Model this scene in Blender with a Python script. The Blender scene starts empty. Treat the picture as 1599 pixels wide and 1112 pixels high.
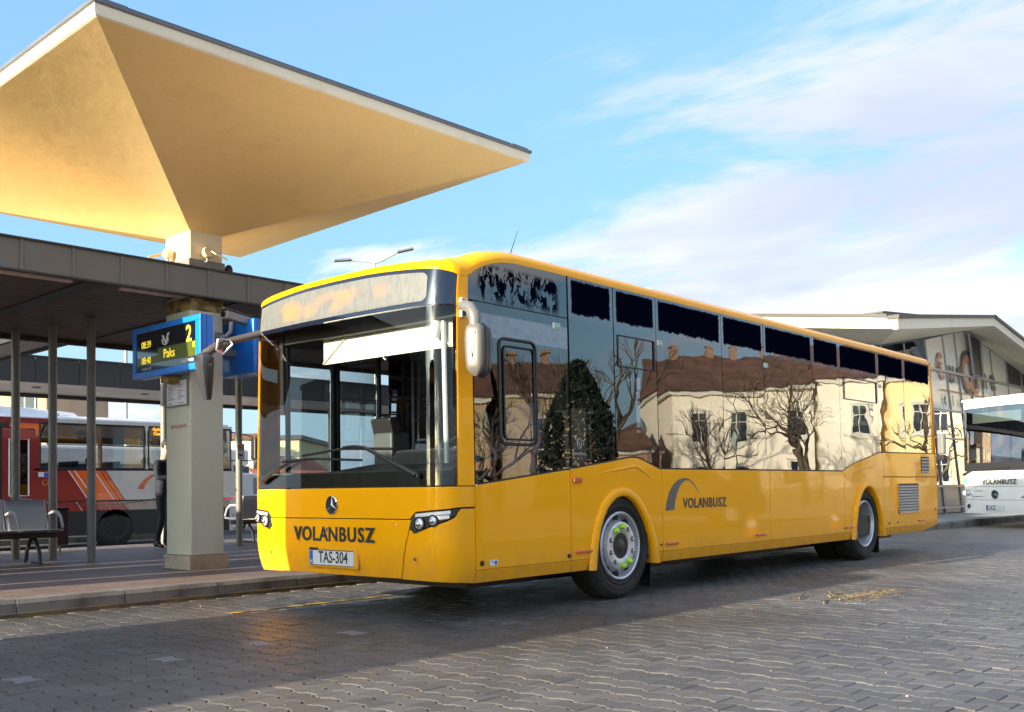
import bpy, bmesh, math, random
from mathutils import Vector, Matrix, Euler, noise as mnoise
random.seed(7)
SC = bpy.context.scene
COL = SC.collection
R = math.radians

# ---------------------------------------------------------------- camera
# world: X runs along the kerb (away, to the right), Y across the station, Z up; metres
cam_d = bpy.data.cameras.new('camera')
cam = bpy.data.objects.new('camera', cam_d); COL.objects.link(cam)
_ts, _pt, _rl = R(43.11), R(1.5479), R(-.7572)
_c, _s = math.cos(_ts), math.sin(_ts)
_Rt = Vector((_s, -_c, 0)); _D = Vector((_c, _s, 0)); _Z = Vector((0, 0, 1))
_F = _D*math.cos(_pt) + _Z*math.sin(_pt)
_U0 = _Z*math.cos(_pt) - _D*math.sin(_pt)
_right = _Rt*math.cos(_rl) + _U0*math.sin(_rl)
_up = _U0*math.cos(_rl) - _Rt*math.sin(_rl)
cam.matrix_world = Matrix(((_right.x, _up.x, -_F.x, 0), (_right.y, _up.y, -_F.y, 0), (_right.z, _up.z, -_F.z, 1.04), (0, 0, 0, 1)))
cam_d.sensor_width = 36; cam_d.lens = 36*1561.687/1599; cam_d.shift_y = 164.587/1599
cam_d.clip_start = .05; cam_d.clip_end = 3000
SC.camera = cam

# ---------------------------------------------------------------- light
SUN_EL = R(14); SUN_TRAVEL = Vector((4.0, -.25, -1)).normalized()
world = bpy.data.worlds.new('World'); SC.world = world; world.use_nodes = True
wn, wl = world.node_tree.nodes, world.node_tree.links
wn.clear()
w_out = wn.new('ShaderNodeOutputWorld'); w_bg = wn.new('ShaderNodeBackground')
sky = wn.new('ShaderNodeTexSky'); sky.sky_type = 'NISHITA'; sky.sun_disc = False
sky.sun_elevation = SUN_EL; sky.sun_rotation = math.atan2(-SUN_TRAVEL.x, -SUN_TRAVEL.y)
sky.altitude = 150; sky.air_density = 1.0; sky.dust_density = 1.4; sky.ozone_density = 1.4
SKY_STRENGTH = .15
w_bg.inputs['Strength'].default_value = SKY_STRENGTH
# thin streaky clouds, spread over a flat layer high above (direction.xy / direction.z)
tc = wn.new('ShaderNodeTexCoord'); sx = wn.new('ShaderNodeSeparateXYZ'); wl.new(tc.outputs['Generated'], sx.inputs[0])
def wmath(op, a, b=None, clamp=False):
    n = wn.new('ShaderNodeMath'); n.operation = op; n.use_clamp = clamp
    for i, v in enumerate((a, b)):
        if v is None: continue
        if isinstance(v, (int, float)): n.inputs[i].default_value = v
        else: wl.new(v, n.inputs[i])
    return n.outputs[0]
zc = wmath('ADD', wmath('MAXIMUM', sx.outputs[2], 0.0), .10)
cx_ = wmath('DIVIDE', sx.outputs[0], zc); cy_ = wmath('DIVIDE', sx.outputs[1], zc)
cmb = wn.new('ShaderNodeCombineXYZ'); wl.new(cx_, cmb.inputs[0]); wl.new(cy_, cmb.inputs[1])
def wnoise(scale, rot, offs, stretch, detail, rough, dist):
    mp = wn.new('ShaderNodeMapping'); mp.inputs['Rotation'].default_value = (0, 0, R(rot)); mp.inputs['Location'].default_value = offs
    mp.inputs['Scale'].default_value = stretch
    wl.new(cmb.outputs[0], mp.inputs[0])
    n = wn.new('ShaderNodeTexNoise'); n.inputs['Scale'].default_value = scale; n.inputs['Detail'].default_value = detail
    n.inputs['Roughness'].default_value = rough; n.inputs['Distortion'].default_value = dist
    wl.new(mp.outputs[0], n.inputs['Vector']); return n.outputs[0]
def wramp(v, a, b):
    n = wn.new('ShaderNodeMapRange'); n.interpolation_type = 'SMOOTHSTEP'; wl.new(v, n.inputs[0])
    n.inputs[1].default_value = a; n.inputs[2].default_value = b; return n.outputs[0]
CL = (17.95, 1.0, 0)
big = wnoise(.42, 35, CL, (1, .8, 1), 2, .5, .2)
fine = wnoise(1.5, 35, (2.14, -1.01, 0), (1, .55, 1), 9, .62, .5)
dens = wmath('ADD', wmath('MULTIPLY', big, .50), wmath('MULTIPLY', fine, .50))
cover = wramp(dens, .465, .56)
low = wramp(sx.outputs[2], .62, .02)
cover = wmath('MULTIPLY', wmath('MULTIPLY', cover, wramp(sx.outputs[2], .0, .06)), .92, True)
shade = wnoise(.9, 35, (9.0, 1.0, 0), (1, .7, 1), 5, .55, .3)
cr = wn.new('ShaderNodeMix'); cr.data_type = 'RGBA'; wl.new(wramp(shade, .35, .65), cr.inputs['Factor'])
CLOUD_A, CLOUD_B = (1.30, 1.42, 1.88, 1), (2.15, 2.15, 2.18, 1)
cr.inputs['A'].default_value = CLOUD_A; cr.inputs['B'].default_value = CLOUD_B
mx = wn.new('ShaderNodeMix'); mx.data_type = 'RGBA'; wl.new(cover, mx.inputs['Factor'])
skyg = wn.new('ShaderNodeMix'); skyg.data_type = 'RGBA'; skyg.blend_type = 'MULTIPLY'; skyg.clamp_result = False; skyg.inputs['Factor'].default_value = 1
# winter-morning haze evens out the sky: the same falloff in every direction
bw = wn.new('ShaderNodeRGBToBW'); wl.new(sky.outputs[0], bw.inputs[0])
k_ = wmath('MULTIPLY', wmath('POWER', wmath('MINIMUM', wmath('MAXIMUM', bw.outputs[0], .02), 3.4), -.65), .98)
k_ = wmath('MULTIPLY', k_, wmath('ADD', wmath('MULTIPLY', wramp(bw.outputs[0], 5, 13), 1.9), 1.0))   # the glow round the low sun stays as bright as it is
kc = wn.new('ShaderNodeCombineXYZ'); [wl.new(wmath('MULTIPLY', k_, v_), kc.inputs[i]) for i, v_ in enumerate((.79, .965, 1.08))]
wl.new(sky.outputs[0], skyg.inputs['A']); wl.new(kc.outputs[0], skyg.inputs['B'])
hz = wn.new('ShaderNodeMix'); hz.data_type = 'RGBA'; hz.clamp_factor = True; wl.new(wmath('MULTIPLY', wmath('MULTIPLY', wramp(sx.outputs[2], .22, .0), .92), wramp(bw.outputs[0], 16, 8)), hz.inputs['Factor'])
wl.new(skyg.outputs['Result'], hz.inputs['A']); hz.inputs['B'].default_value = (1.10, 1.62, 2.1, 1)
wl.new(hz.outputs['Result'], mx.inputs['A']); wl.new(cr.outputs['Result'], mx.inputs['B'])
wl.new(mx.outputs['Result'], w_bg.inputs['Color']); wl.new(w_bg.outputs[0], w_out.inputs[0])

sun_d = bpy.data.lights.new('sun', 'SUN'); sun_d.energy = 3.6; sun_d.angle = R(.53); sun_d.color = (1, .86, .66)
sun = bpy.data.objects.new('sun', sun_d); COL.objects.link(sun)
sun.rotation_euler = SUN_TRAVEL.to_track_quat('-Z', 'Y').to_euler(); sun.location = (-20, 5, 20)

SC.view_settings.view_transform = 'Standard'; SC.view_settings.look = 'None'
SC.view_settings.exposure = 1.9; SC.view_settings.gamma = 1; SC.view_settings.use_curve_mapping = False
SC.cycles.max_bounces = 10; SC.cycles.transparent_max_bounces = 24; SC.cycles.glossy_bounces = 5; SC.cycles.diffuse_bounces = 4
SC.cycles.caustics_reflective = False; SC.cycles.caustics_refractive = False; SC.cycles.use_denoising = True
SC.cycles.sample_clamp_indirect = 8

# ---------------------------------------------------------------- helpers
def tag(o, label=None, cat=None, group=None, kind=None):
    if label: o['label'] = label
    if cat: o['category'] = cat
    if group: o['group'] = group
    if kind: o['kind'] = kind
    return o
def thing(name, label, cat, loc=(0, 0, 0), rotz=0, group=None):
    o = bpy.data.objects.new(name, None); COL.objects.link(o); o.location = loc; o.rotation_euler = (0, 0, rotz)
    o.empty_display_size = .2
    return tag(o, label, cat, group)
def link(name, me, parent=None):
    o = bpy.data.objects.new(name, me); COL.objects.link(o)
    if parent is not None: o.parent = parent
    return o
def copy_tree(o, parent=None, skip=()):
    c = o.copy(); COL.objects.link(c)
    if parent is not None: c.parent = parent
    for ch in list(KIDS.get(o.name, ())):
        k = bpy.data.objects[ch]
        if k.name.split('.')[0] in skip: continue
        copy_tree(k, c, skip)
    return c
KIDS = {}
def index_kids():
    KIDS.clear()
    for o in bpy.data.objects:
        if o.parent: KIDS.setdefault(o.parent.name, []).append(o.name)

class MB:
    """collects shapes and links them as ONE mesh object"""
    def __init__(s): s.v = []; s.f = []; s.m = []; s.uv = None; s.cur = 0
    def _add(s, vs, fs):
        b = len(s.v); s.v += [tuple(v) for v in vs]; s.f += [[i+b for i in f] for f in fs]; s.m += [s.cur]*len(fs); return s
    def mat(s, i): s.cur = i; return s
    def box(s, c, d, rot=None, taper=1.0):
        x, y, z = d[0]/2, d[1]/2, d[2]/2
        vs = [Vector((a*x*(taper if k > 0 else 1), b*y*(taper if k > 0 else 1), k*z)) for k in (-1, 1) for a, b in ((-1, -1), (1, -1), (1, 1), (-1, 1))]
        if rot is not None:
            m = rot if isinstance(rot, Matrix) else Euler(rot).to_matrix(); vs = [m @ v for v in vs]
        return s._add([v+Vector(c) for v in vs], [[3, 2, 1, 0], [4, 5, 6, 7], [0, 1, 5, 4], [1, 2, 6, 5], [2, 3, 7, 6], [3, 0, 4, 7]])
    def b2(s, lo, hi): return s.box([(a+b)/2 for a, b in zip(lo, hi)], [b-a for a, b in zip(lo, hi)])
    def tube(s, pts, r, n=8, cap=True):
        pts = [Vector(p) for p in pts]; rs = r if isinstance(r, (list, tuple)) else [r]*len(pts)
        vs = []; prev = None
        for i, p in enumerate(pts):
            t = (pts[min(i+1, len(pts)-1)] - pts[max(i-1, 0)]).normalized()
            a = prev if prev is not None else (Vector((0, 0, 1)) if abs(t.z) < .9 else Vector((1, 0, 0)))
            u = (a - t*a.dot(t)).normalized(); prev = u; w = t.cross(u)
            vs += [p + (u*math.cos(2*math.pi*k/n) + w*math.sin(2*math.pi*k/n))*rs[i] for k in range(n)]
        fs = []
        for i in range(len(pts)-1):
            for k in range(n): fs.append([i*n+k, i*n+(k+1) % n, (i+1)*n+(k+1) % n, (i+1)*n+k])
        if cap: fs += [list(range(n))[::-1], [(len(pts)-1)*n+k for k in range(n)]]
        return s._add(vs, fs)
    def lathe(s, prof, o=(0, 0, 0), ax=(0, 0, 1), n=24, cap=True, ref=None):
        ax = Vector(ax).normalized(); a = Vector(ref) if ref else (Vector((0, 0, 1)) if abs(ax.z) < .9 else Vector((1, 0, 0)))
        u = (a-ax*a.dot(ax)).normalized(); w = ax.cross(u); o = Vector(o); vs = []; fs = []
        for r, h in prof: vs += [o+ax*h+(u*math.cos(2*math.pi*k/n)+w*math.sin(2*math.pi*k/n))*r for k in range(n)]
        for i in range(len(prof)-1):
            for k in range(n): fs.append([i*n+k, i*n+(k+1) % n, (i+1)*n+(k+1) % n, (i+1)*n+k])
        if cap:
            if prof[0][0] > 1e-6: fs.append(list(range(n))[::-1])
            if prof[-1][0] > 1e-6: fs.append([(len(prof)-1)*n+k for k in range(n)])
        return s._add(vs, fs)
    def prism(s, pts, ext):
        pts = [Vector(p) for p in pts]; e = Vector(ext); n = len(pts)
        nrm = Vector((0, 0, 0))
        for i in range(n): nrm += pts[i].cross(pts[(i+1) % n])
        if nrm.dot(e) > 0: pts = pts[::-1]
        return s._add(pts+[p+e for p in pts], [list(range(n)), [n+i for i in range(n)][::-1]] + [[(i+1) % n, i, n+i, n+(i+1) % n] for i in range(n)])
    def grid(s, rows, flip=False, closed=False):
        nr, nc = len(rows), len(rows[0]); vs = [p for r in rows for p in r]; fs = []
        for i in range(nr-1):
            for j in range(nc if closed else nc-1):
                k = (j+1) % nc; q = [i*nc+j, i*nc+k, (i+1)*nc+k, (i+1)*nc+j]; fs.append(q[::-1] if flip else q)
        return s._add(vs, fs)
    def ell(s, c, r, n=12, m=8, rot=None):
        vs = []; fs = []
        for i in range(m+1):
            th = math.pi*i/m
            for k in range(n):
                v = Vector((r[0]*math.sin(th)*math.cos(2*math.pi*k/n), r[1]*math.sin(th)*math.sin(2*math.pi*k/n), r[2]*math.cos(th)))
                if rot is not None: v = rot @ v
                vs.append(v+Vector(c))
        for i in range(m):
            for k in range(n): fs.append([i*n+k, (i+1)*n+k, (i+1)*n+(k+1) % n, i*n+(k+1) % n])
        return s._add(vs, fs)
    def mesh(s, name, mats, smooth=None, fix=False):
        me = bpy.data.meshes.new(name); me.from_pydata(s.v, [], s.f)
        mats = mats if isinstance(mats, (list, tuple)) else [mats]
        for m in mats: me.materials.append(m)
        if len(mats) > 1: me.polygons.foreach_set('material_index', s.m)
        if fix:
            bm = bmesh.new(); bm.from_mesh(me); bmesh.ops.remove_doubles(bm, verts=bm.verts, dist=1e-5); bmesh.ops.recalc_face_normals(bm, faces=bm.faces); bm.to_mesh(me); bm.free()
        me.update()
        if smooth is not None:
            me.polygons.foreach_set('use_smooth', [True]*len(me.polygons)); me.set_sharp_from_angle(angle=R(smooth))
        return me
    def build(s, name, mats, parent=None, smooth=None, bevel=0, fix=False, label=None):
        o = link(name, s.mesh(name, mats, smooth, fix), parent)
        if bevel:
            b = o.modifiers.new('bevel', 'BEVEL'); b.width = bevel; b.segments = 2; b.limit_method = 'ANGLE'; b.angle_limit = R(40)
        if label: o['label'] = label
        return o

def text(name, s, size, mat, parent, org, right, up, ext=.002, bold=0.0, align='CENTER', sx=1.0, shear=0):
    cu = bpy.data.curves.new(name, 'FONT'); cu.body = s; cu.size = size; cu.extrude = ext; cu.offset = bold; cu.align_x = align; cu.align_y = 'CENTER'; cu.shear = shear
    cu.resolution_u = 4
    t = bpy.data.objects.new(name+'_tmp', cu); COL.objects.link(t)
    dg = bpy.context.evaluated_depsgraph_get(); me = bpy.data.meshes.new_from_object(t.evaluated_get(dg))
    bpy.data.objects.remove(t); bpy.data.curves.remove(cu)
    r_, u_ = Vector(right).normalized(), Vector(up).normalized(); n_ = r_.cross(u_); o = Vector(org)
    me.transform(Matrix(((r_.x*sx, u_.x, n_.x, o.x), (r_.y*sx, u_.y, n_.y, o.y), (r_.z*sx, u_.z, n_.z, o.z), (0, 0, 0, 1))))
    me.materials.clear(); me.materials.append(mat); me.name = name
    return link(name, me, parent)

# ---------------------------------------------------------------- materials
def nt(name):
    m = bpy.data.materials.new(name); m.use_nodes = True; t = m.node_tree; t.nodes.clear(); return m, t.nodes, t.links
def mathn(N, L, op, a, b=None, clamp=False):
    n = N.new('ShaderNodeMath'); n.operation = op; n.use_clamp = clamp
    for i, v in enumerate((a, b)):
        if v is None: continue
        if isinstance(v, (int, float)): n.inputs[i].default_value = v
        else: L.new(v, n.inputs[i])
    return n.outputs[0]
def noisen(N, L, vec, scale, detail=4, rough=.55, dist=0, stretch=None):
    if stretch:
        mp = N.new('ShaderNodeMapping'); mp.inputs['Scale'].default_value = stretch; L.new(vec, mp.inputs[0]); vec = mp.outputs[0]
    n = N.new('ShaderNodeTexNoise'); n.inputs['Scale'].default_value = scale; n.inputs['Detail'].default_value = detail
    n.inputs['Roughness'].default_value = rough; n.inputs['Distortion'].default_value = dist; L.new(vec, n.inputs['Vector']); return n.outputs[0]
def rampn(N, L, v, a, b, c=0., d=1., smooth=True):
    n = N.new('ShaderNodeMapRange'); n.interpolation_type = 'SMOOTHSTEP' if smooth else 'LINEAR'
    L.new(v, n.inputs[0]); n.inputs[1].default_value = a; n.inputs[2].default_value = b; n.inputs[3].default_value = c; n.inputs[4].default_value = d; return n.outputs[0]
def mixc(N, L, f, a, b, mode='MIX'):
    n = N.new('ShaderNodeMix'); n.data_type = 'RGBA'; n.blend_type = mode
    for k, v in (('Factor', f), ('A', a), ('B', b)):
        if isinstance(v, (int, float)): n.inputs[k].default_value = v
        elif isinstance(v, tuple): n.inputs[k].default_value = (v+(1,))[:4]
        else: L.new(v, n.inputs[k])
    return n.outputs['Result']
def bumpn(N, L, h, strength, dist=.01, normal=None):
    b = N.new('ShaderNodeBump'); b.inputs['Strength'].default_value = strength; b.inputs['Distance'].default_value = dist; L.new(h, b.inputs['Height'])
    if normal is not None: L.new(normal, b.inputs['Normal'])
    return b.outputs[0]
def M(name, col, rough=.5, metal=0., coat=0., var=0., vscale=3., bump=0., bscale=60., bdist=.004, spec=.5, emit=0., dirt=None, dscale=2., dlo=.5, dhi=.7, dstretch=None, flake=0):
    m, N, L = nt(name); p = N.new('ShaderNodeBsdfPrincipled'); o = N.new('ShaderNodeOutputMaterial'); L.new(p.outputs[0], o.inputs[0])
    tcn = N.new('ShaderNodeTexCoord').outputs['Object']
    c = tuple(col)
    p.inputs['Base Color'].default_value = c+(1,); p.inputs['Roughness'].default_value = rough; p.inputs['Metallic'].default_value = metal
    p.inputs['Coat Weight'].default_value = coat; p.inputs['Coat Roughness'].default_value = .03; p.inputs['Specular IOR Level'].default_value = spec
    src = None
    if var:
        f = noisen(N, L, tcn, vscale, 6, .6); f = rampn(N, L, f, .3, .7)
        src = mixc(N, L, f, tuple(max(0, x*(1-var)) for x in c), tuple(min(1, x*(1+var)) for x in c))
    if dirt is not None:
        f = rampn(N, L, noisen(N, L, tcn, dscale, 8, .65, .3, dstretch), dlo, dhi)
        src = mixc(N, L, f, src if src is not None else c, tuple(dirt))
    if src is not None: L.new(src, p.inputs['Base Color'])
    if bump: L.new(bumpn(N, L, noisen(N, L, tcn, bscale, 5, .6), bump, bdist), p.inputs['Normal'])
    if emit: p.inputs['Emission Color'].default_value = c+(1,); p.inputs['Emission Strength'].default_value = emit
    return m
def glass(name, tint, boost=1.0, base=0.0, rough=0.0, bump=0., bscale=2., bdist=.02, ior=1.5, stretch=None):
    m, N, L = nt(name); o = N.new('ShaderNodeOutputMaterial'); mx_ = N.new('ShaderNodeMixShader'); t = N.new('ShaderNodeBsdfTransparent'); g = N.new('ShaderNodeBsdfGlossy')
    t.inputs[0].default_value = tuple(tint)+(1,); g.inputs['Roughness'].default_value = rough
    fr = N.new('ShaderNodeFresnel'); fr.inputs[0].default_value = ior
    f = mathn(N, L, 'ADD', mathn(N, L, 'MULTIPLY', fr.outputs[0], boost), base, True); L.new(f, mx_.inputs[0])
    if bump:
        b = bumpn(N, L, noisen(N, L, N.new('ShaderNodeTexCoord').outputs['Object'], bscale, 3, .5, 0, stretch), bump, bdist); L.new(b, g.inputs['Normal'])
    L.new(t.outputs[0], mx_.inputs[1]); L.new(g.outputs[0], mx_.inputs[2]); L.new(mx_.outputs[0], o.inputs[0]); return m
BLACK = M('black_rubber', (.007, .007, .0075), .55)
BLACKP = M('black_plastic', (.02, .02, .022), .38, bump=.15, bscale=200)
GREYM = M('grey_steel_paint', (.20, .195, .18), .42, var=.12, vscale=2, dirt=(.14, .13, .11), dscale=3, dlo=.55, dhi=.75)
STEEL = M('brushed_steel', (.55, .55, .55), .3, 1.0, var=.1)
CHROME = M('chrome', (.85, .85, .86), .08, 1.0)
WHITEP = M('white_paint', (.78, .78, .77), .4, coat=.3, var=.04)
DARKI = M('dark_interior', (.02, .021, .024), .6)
MIDI = M('grey_interior', (.12, .125, .13), .6)
YEL = None
def yellow_paint():
    m, N, L = nt('yellow_bus_paint'); p = N.new('ShaderNodeBsdfPrincipled'); o = N.new('ShaderNodeOutputMaterial'); L.new(p.outputs[0], o.inputs[0])
    tcn = N.new('ShaderNodeTexCoord').outputs['Object']
    d = rampn(N, L, noisen(N, L, tcn, 1.3, 7, .65), .45, .8)
    c = mixc(N, L, d, (1.0, .43, .0), (.97, .415, .0))
    spz = N.new('ShaderNodeSeparateXYZ'); L.new(tcn, spz.inputs[0])
    film = mathn(N, L, 'MULTIPLY', rampn(N, L, mathn(N, L, 'ADD', spz.outputs[2], mathn(N, L, 'MULTIPLY', noisen(N, L, tcn, 2.5, 6, .65), .35)), .85, .42), rampn(N, L, noisen(N, L, tcn, 7, 6, .7, 0, (1, 1, .4)), .3, .7, .12, .42))
    c = mixc(N, L, film, c, (.42, .26, .09)); L.new(c, p.inputs['Base Color'])
    p.inputs['Roughness'].default_value = .42; p.inputs['Specular IOR Level'].default_value = .08; p.inputs['Coat Weight'].default_value = .45; p.inputs['Coat Roughness'].default_value = .035; p.inputs['Coat IOR'].default_value = 1.45
    b = bumpn(N, L, noisen(N, L, tcn, 1.6, 2, .5), .10, .02); L.new(b, p.inputs['Coat Normal'])
    return m
YEL = yellow_paint()
DGREY_PRINT = M('dark_grey_print', (.022, .026, .03), .4, coat=.4)
WS = glass('windscreen_glass', (.80, .84, .83), 1.15, .015, 0, .04, 1.2)
CLEAR = glass('clear_glass', (.72, .76, .76), 1.0, .01, 0, .03, 1.5)
def side_glass():
    """dark tinted, double glazed, with last night's dew still on the upper band (uv: x across the pane in metres, y height)"""
    m, N, L = nt('tinted_side_glass'); o = N.new('ShaderNodeOutputMaterial')
    uv = N.new('ShaderNodeUVMap'); sp = N.new('ShaderNodeSeparateXYZ'); L.new(uv.outputs[0], sp.inputs[0])
    tcn = N.new('ShaderNodeTexCoord').outputs['Object']
    t = N.new('ShaderNodeBsdfTransparent'); t.inputs[0].default_value = (.16, .17, .18, 1)
    g = N.new('ShaderNodeBsdfGlossy'); g.inputs['Roughness'].default_value = 0
    wav = bumpn(N, L, noisen(N, L, tcn, .9, 2, .5, .0, (1, 1, 2.2)), .05, .05); L.new(wav, g.inputs['Normal'])
    fr = N.new('ShaderNodeFresnel'); fr.inputs[0].default_value = 1.55
    f = mathn(N, L, 'ADD', mathn(N, L, 'MULTIPLY', fr.outputs[0], 2.0), .05, True)
    mx1 = N.new('ShaderNodeMixShader'); L.new(f, mx1.inputs[0]); L.new(t.outputs[0], mx1.inputs[1]); L.new(g.outputs[0], mx1.inputs[2])
    # wet band: matt droplets, dark; ragged lower edge and thin fogged rim
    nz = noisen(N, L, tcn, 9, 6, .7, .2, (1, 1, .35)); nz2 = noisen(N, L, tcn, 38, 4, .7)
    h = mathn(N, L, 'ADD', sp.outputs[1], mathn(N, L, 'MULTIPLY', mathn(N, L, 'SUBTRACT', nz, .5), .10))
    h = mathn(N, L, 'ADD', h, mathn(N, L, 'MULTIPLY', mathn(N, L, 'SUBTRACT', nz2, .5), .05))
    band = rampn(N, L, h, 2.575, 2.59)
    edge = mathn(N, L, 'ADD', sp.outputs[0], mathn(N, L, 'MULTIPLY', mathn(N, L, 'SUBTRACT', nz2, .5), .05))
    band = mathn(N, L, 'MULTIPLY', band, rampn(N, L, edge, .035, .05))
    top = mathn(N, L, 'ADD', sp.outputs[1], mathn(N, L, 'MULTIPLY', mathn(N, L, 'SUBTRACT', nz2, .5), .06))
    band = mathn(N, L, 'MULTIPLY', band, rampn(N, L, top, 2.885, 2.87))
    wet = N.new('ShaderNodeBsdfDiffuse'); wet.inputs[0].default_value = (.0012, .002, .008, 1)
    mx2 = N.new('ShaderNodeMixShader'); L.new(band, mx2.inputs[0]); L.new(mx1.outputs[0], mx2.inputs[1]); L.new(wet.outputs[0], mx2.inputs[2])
    fog = N.new('ShaderNodeBsdfDiffuse'); fog.inputs[0].default_value = (.35, .37, .42, 1)
    fogm = mathn(N, L, 'MULTIPLY', mathn(N, L, 'MULTIPLY', rampn(N, L, h, 2.50, 2.575), mathn(N, L, 'SUBTRACT', 1, band)), .22)
    mx3 = N.new('ShaderNodeMixShader'); L.new(fogm, mx3.inputs[0]); L.new(mx2.outputs[0], mx3.inputs[1]); L.new(fog.outputs[0], mx3.inputs[2])
    L.new(mx3.outputs[0], o.inputs[0]); return m
SIDEG = side_glass()
def driver_glass():
    m, N, L = nt('driver_window_glass'); o = N.new('ShaderNodeOutputMaterial')
    uv = N.new('ShaderNodeUVMap'); sp = N.new('ShaderNodeSeparateXYZ'); L.new(uv.outputs[0], sp.inputs[0])
    tcn = N.new('ShaderNodeTexCoord').outputs['Object']
    t = N.new('ShaderNodeBsdfTransparent'); t.inputs[0].default_value = (.22, .24, .25, 1); g = N.new('ShaderNodeBsdfGlossy'); g.inputs['Roughness'].default_value = 0
    wav = bumpn(N, L, noisen(N, L, tcn, 1.1, 2, .5, 0, (1, 1, 2)), .03, .05); L.new(wav, g.inputs['Normal'])
    fr = N.new('ShaderNodeFresnel'); fr.inputs[0].default_value = 1.5
    f = mathn(N, L, 'ADD', mathn(N, L, 'MULTIPLY', fr.outputs[0], 1.9), .06, True)
    mx1 = N.new('ShaderNodeMixShader'); L.new(f, mx1.inputs[0]); L.new(t.outputs[0], mx1.inputs[1]); L.new(g.outputs[0], mx1.inputs[2])
    # frost ferns in the upper field
    nz = noisen(N, L, tcn, 14, 8, .72, .6, (1, 1, .55))
    reg = mathn(N, L, 'MULTIPLY', rampn(N, L, sp.outputs[1], 2.50, 2.60), rampn(N, L, sp.outputs[1], 2.86, 2.80))
    reg = mathn(N, L, 'MULTIPLY', reg, rampn(N, L, sp.outputs[0], .08, .16))
    fr1 = mathn(N, L, 'MULTIPLY', rampn(N, L, nz, .47, .51), reg)
    wet = N.new('ShaderNodeBsdfDiffuse'); wet.inputs[0].default_value = (.0012, .002, .008, 1)
    mx2 = N.new('ShaderNodeMixShader'); L.new(fr1, mx2.inputs[0]); L.new(mx1.outputs[0], mx2.inputs[1]); L.new(wet.outputs[0], mx2.inputs[2])
    fog = N.new('ShaderNodeBsdfDiffuse'); fog.inputs[0].default_value = (.50, .54, .62, 1)
    nb = noisen(N, L, tcn, 20, 6, .7)
    b2 = mathn(N, L, 'MULTIPLY', rampn(N, L, sp.outputs[1], 2.245, 2.26), rampn(N, L, sp.outputs[1], 2.45, 2.43))
    b2 = mathn(N, L, 'MULTIPLY', b2, rampn(N, L, nb, .2, .7, .25, .55))
    mx3 = N.new('ShaderNodeMixShader'); L.new(b2, mx3.inputs[0]); L.new(mx2.outputs[0], mx3.inputs[1]); L.new(fog.outputs[0], mx3.inputs[2])
    L.new(mx3.outputs[0], o.inputs[0]); return m
DRVG = driver_glass()
def dest_mat():
    """fogged destination glass, faint amber lettering glowing through the drops"""
    m, N, L = nt('fogged_destination_glass'); o = N.new('ShaderNodeOutputMaterial'); p = N.new('ShaderNodeBsdfPrincipled'); L.new(p.outputs[0], o.inputs[0])
    uv = N.new('ShaderNodeUVMap'); sp = N.new('ShaderNodeSeparateXYZ'); L.new(uv.outputs[0], sp.inputs[0])
    tcn = N.new('ShaderNodeTexCoord').outputs['Object']
    n1 = noisen(N, L, tcn, 3.0, 3, .5); u = sp.outputs[0]; v = sp.outputs[1]
    am = mathn(N, L, 'MULTIPLY', mathn(N, L, 'MULTIPLY', rampn(N, L, u, .25, .45), rampn(N, L, u, 1.9, 1.5)), mathn(N, L, 'MULTIPLY', rampn(N, L, v, 2.52, 2.58), rampn(N, L, v, 2.74, 2.66)))
    am = mathn(N, L, 'MULTIPLY', am, rampn(N, L, n1, .38, .6))
    base = mixc(N, L, rampn(N, L, noisen(N, L, tcn, 30, 5, .6, 0, (1, 1, .3)), .3, .7), (.105, .11, .106), (.145, .15, .142))
    base = mixc(N, L, mathn(N, L, 'MULTIPLY', am, .75), base, (.24, .125, .055))
    drop = noisen(N, L, tcn, 110, 2, .6); lowm = mathn(N, L, 'MULTIPLY', rampn(N, L, v, 2.585, 2.48), rampn(N, L, u, .75, 1.5))
    dr = rampn(N, L, mathn(N, L, 'ADD', drop, mathn(N, L, 'MULTIPLY', mathn(N, L, 'SUBTRACT', lowm, .55), .30)), .60, .66)
    base = mixc(N, L, dr, base, (.06, .06, .055)); L.new(base, p.inputs['Base Color'])
    p.inputs['Roughness'].default_value = .35
    L.new(mixc(N, L, am, (0, 0, 0), (1, .35, .06)), p.inputs['Emission Color']); p.inputs['Emission Strength'].default_value = .12
    L.new(bumpn(N, L, drop, .08, .003), p.inputs['Normal']); return m
DESTM = dest_mat()
TYRE = M('tyre_rubber', (.012, .012, .0125), .7, dirt=(.04, .036, .03), dscale=4, dlo=.45, dhi=.8, bump=.3, bscale=50)
RIM = M('silver_wheel', (.62, .63, .65), .40, .55, var=.08, vscale=9, dirt=(.18, .17, .16), dscale=5, dlo=.5, dhi=.8)
LIME = M('lime_nut_cap', (.45, .85, .03), .4)
ORANGE = M('amber_marker', (.62, .10, .02), .3, coat=.6)
LAMPG = M('lamp_lens', (.75, .77, .8), .08, .55, coat=1)
PLATEW = M('plate_white', (.64, .66, .70), .35); PLATEB = M('plate_blue', (.02, .10, .5), .35)
SEATB = M('seat_blue_cloth', (.02, .03, .07), .85, var=.4, vscale=25)
VISOR = M('visor_cloth', (.78, .76, .68), .8)

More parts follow.
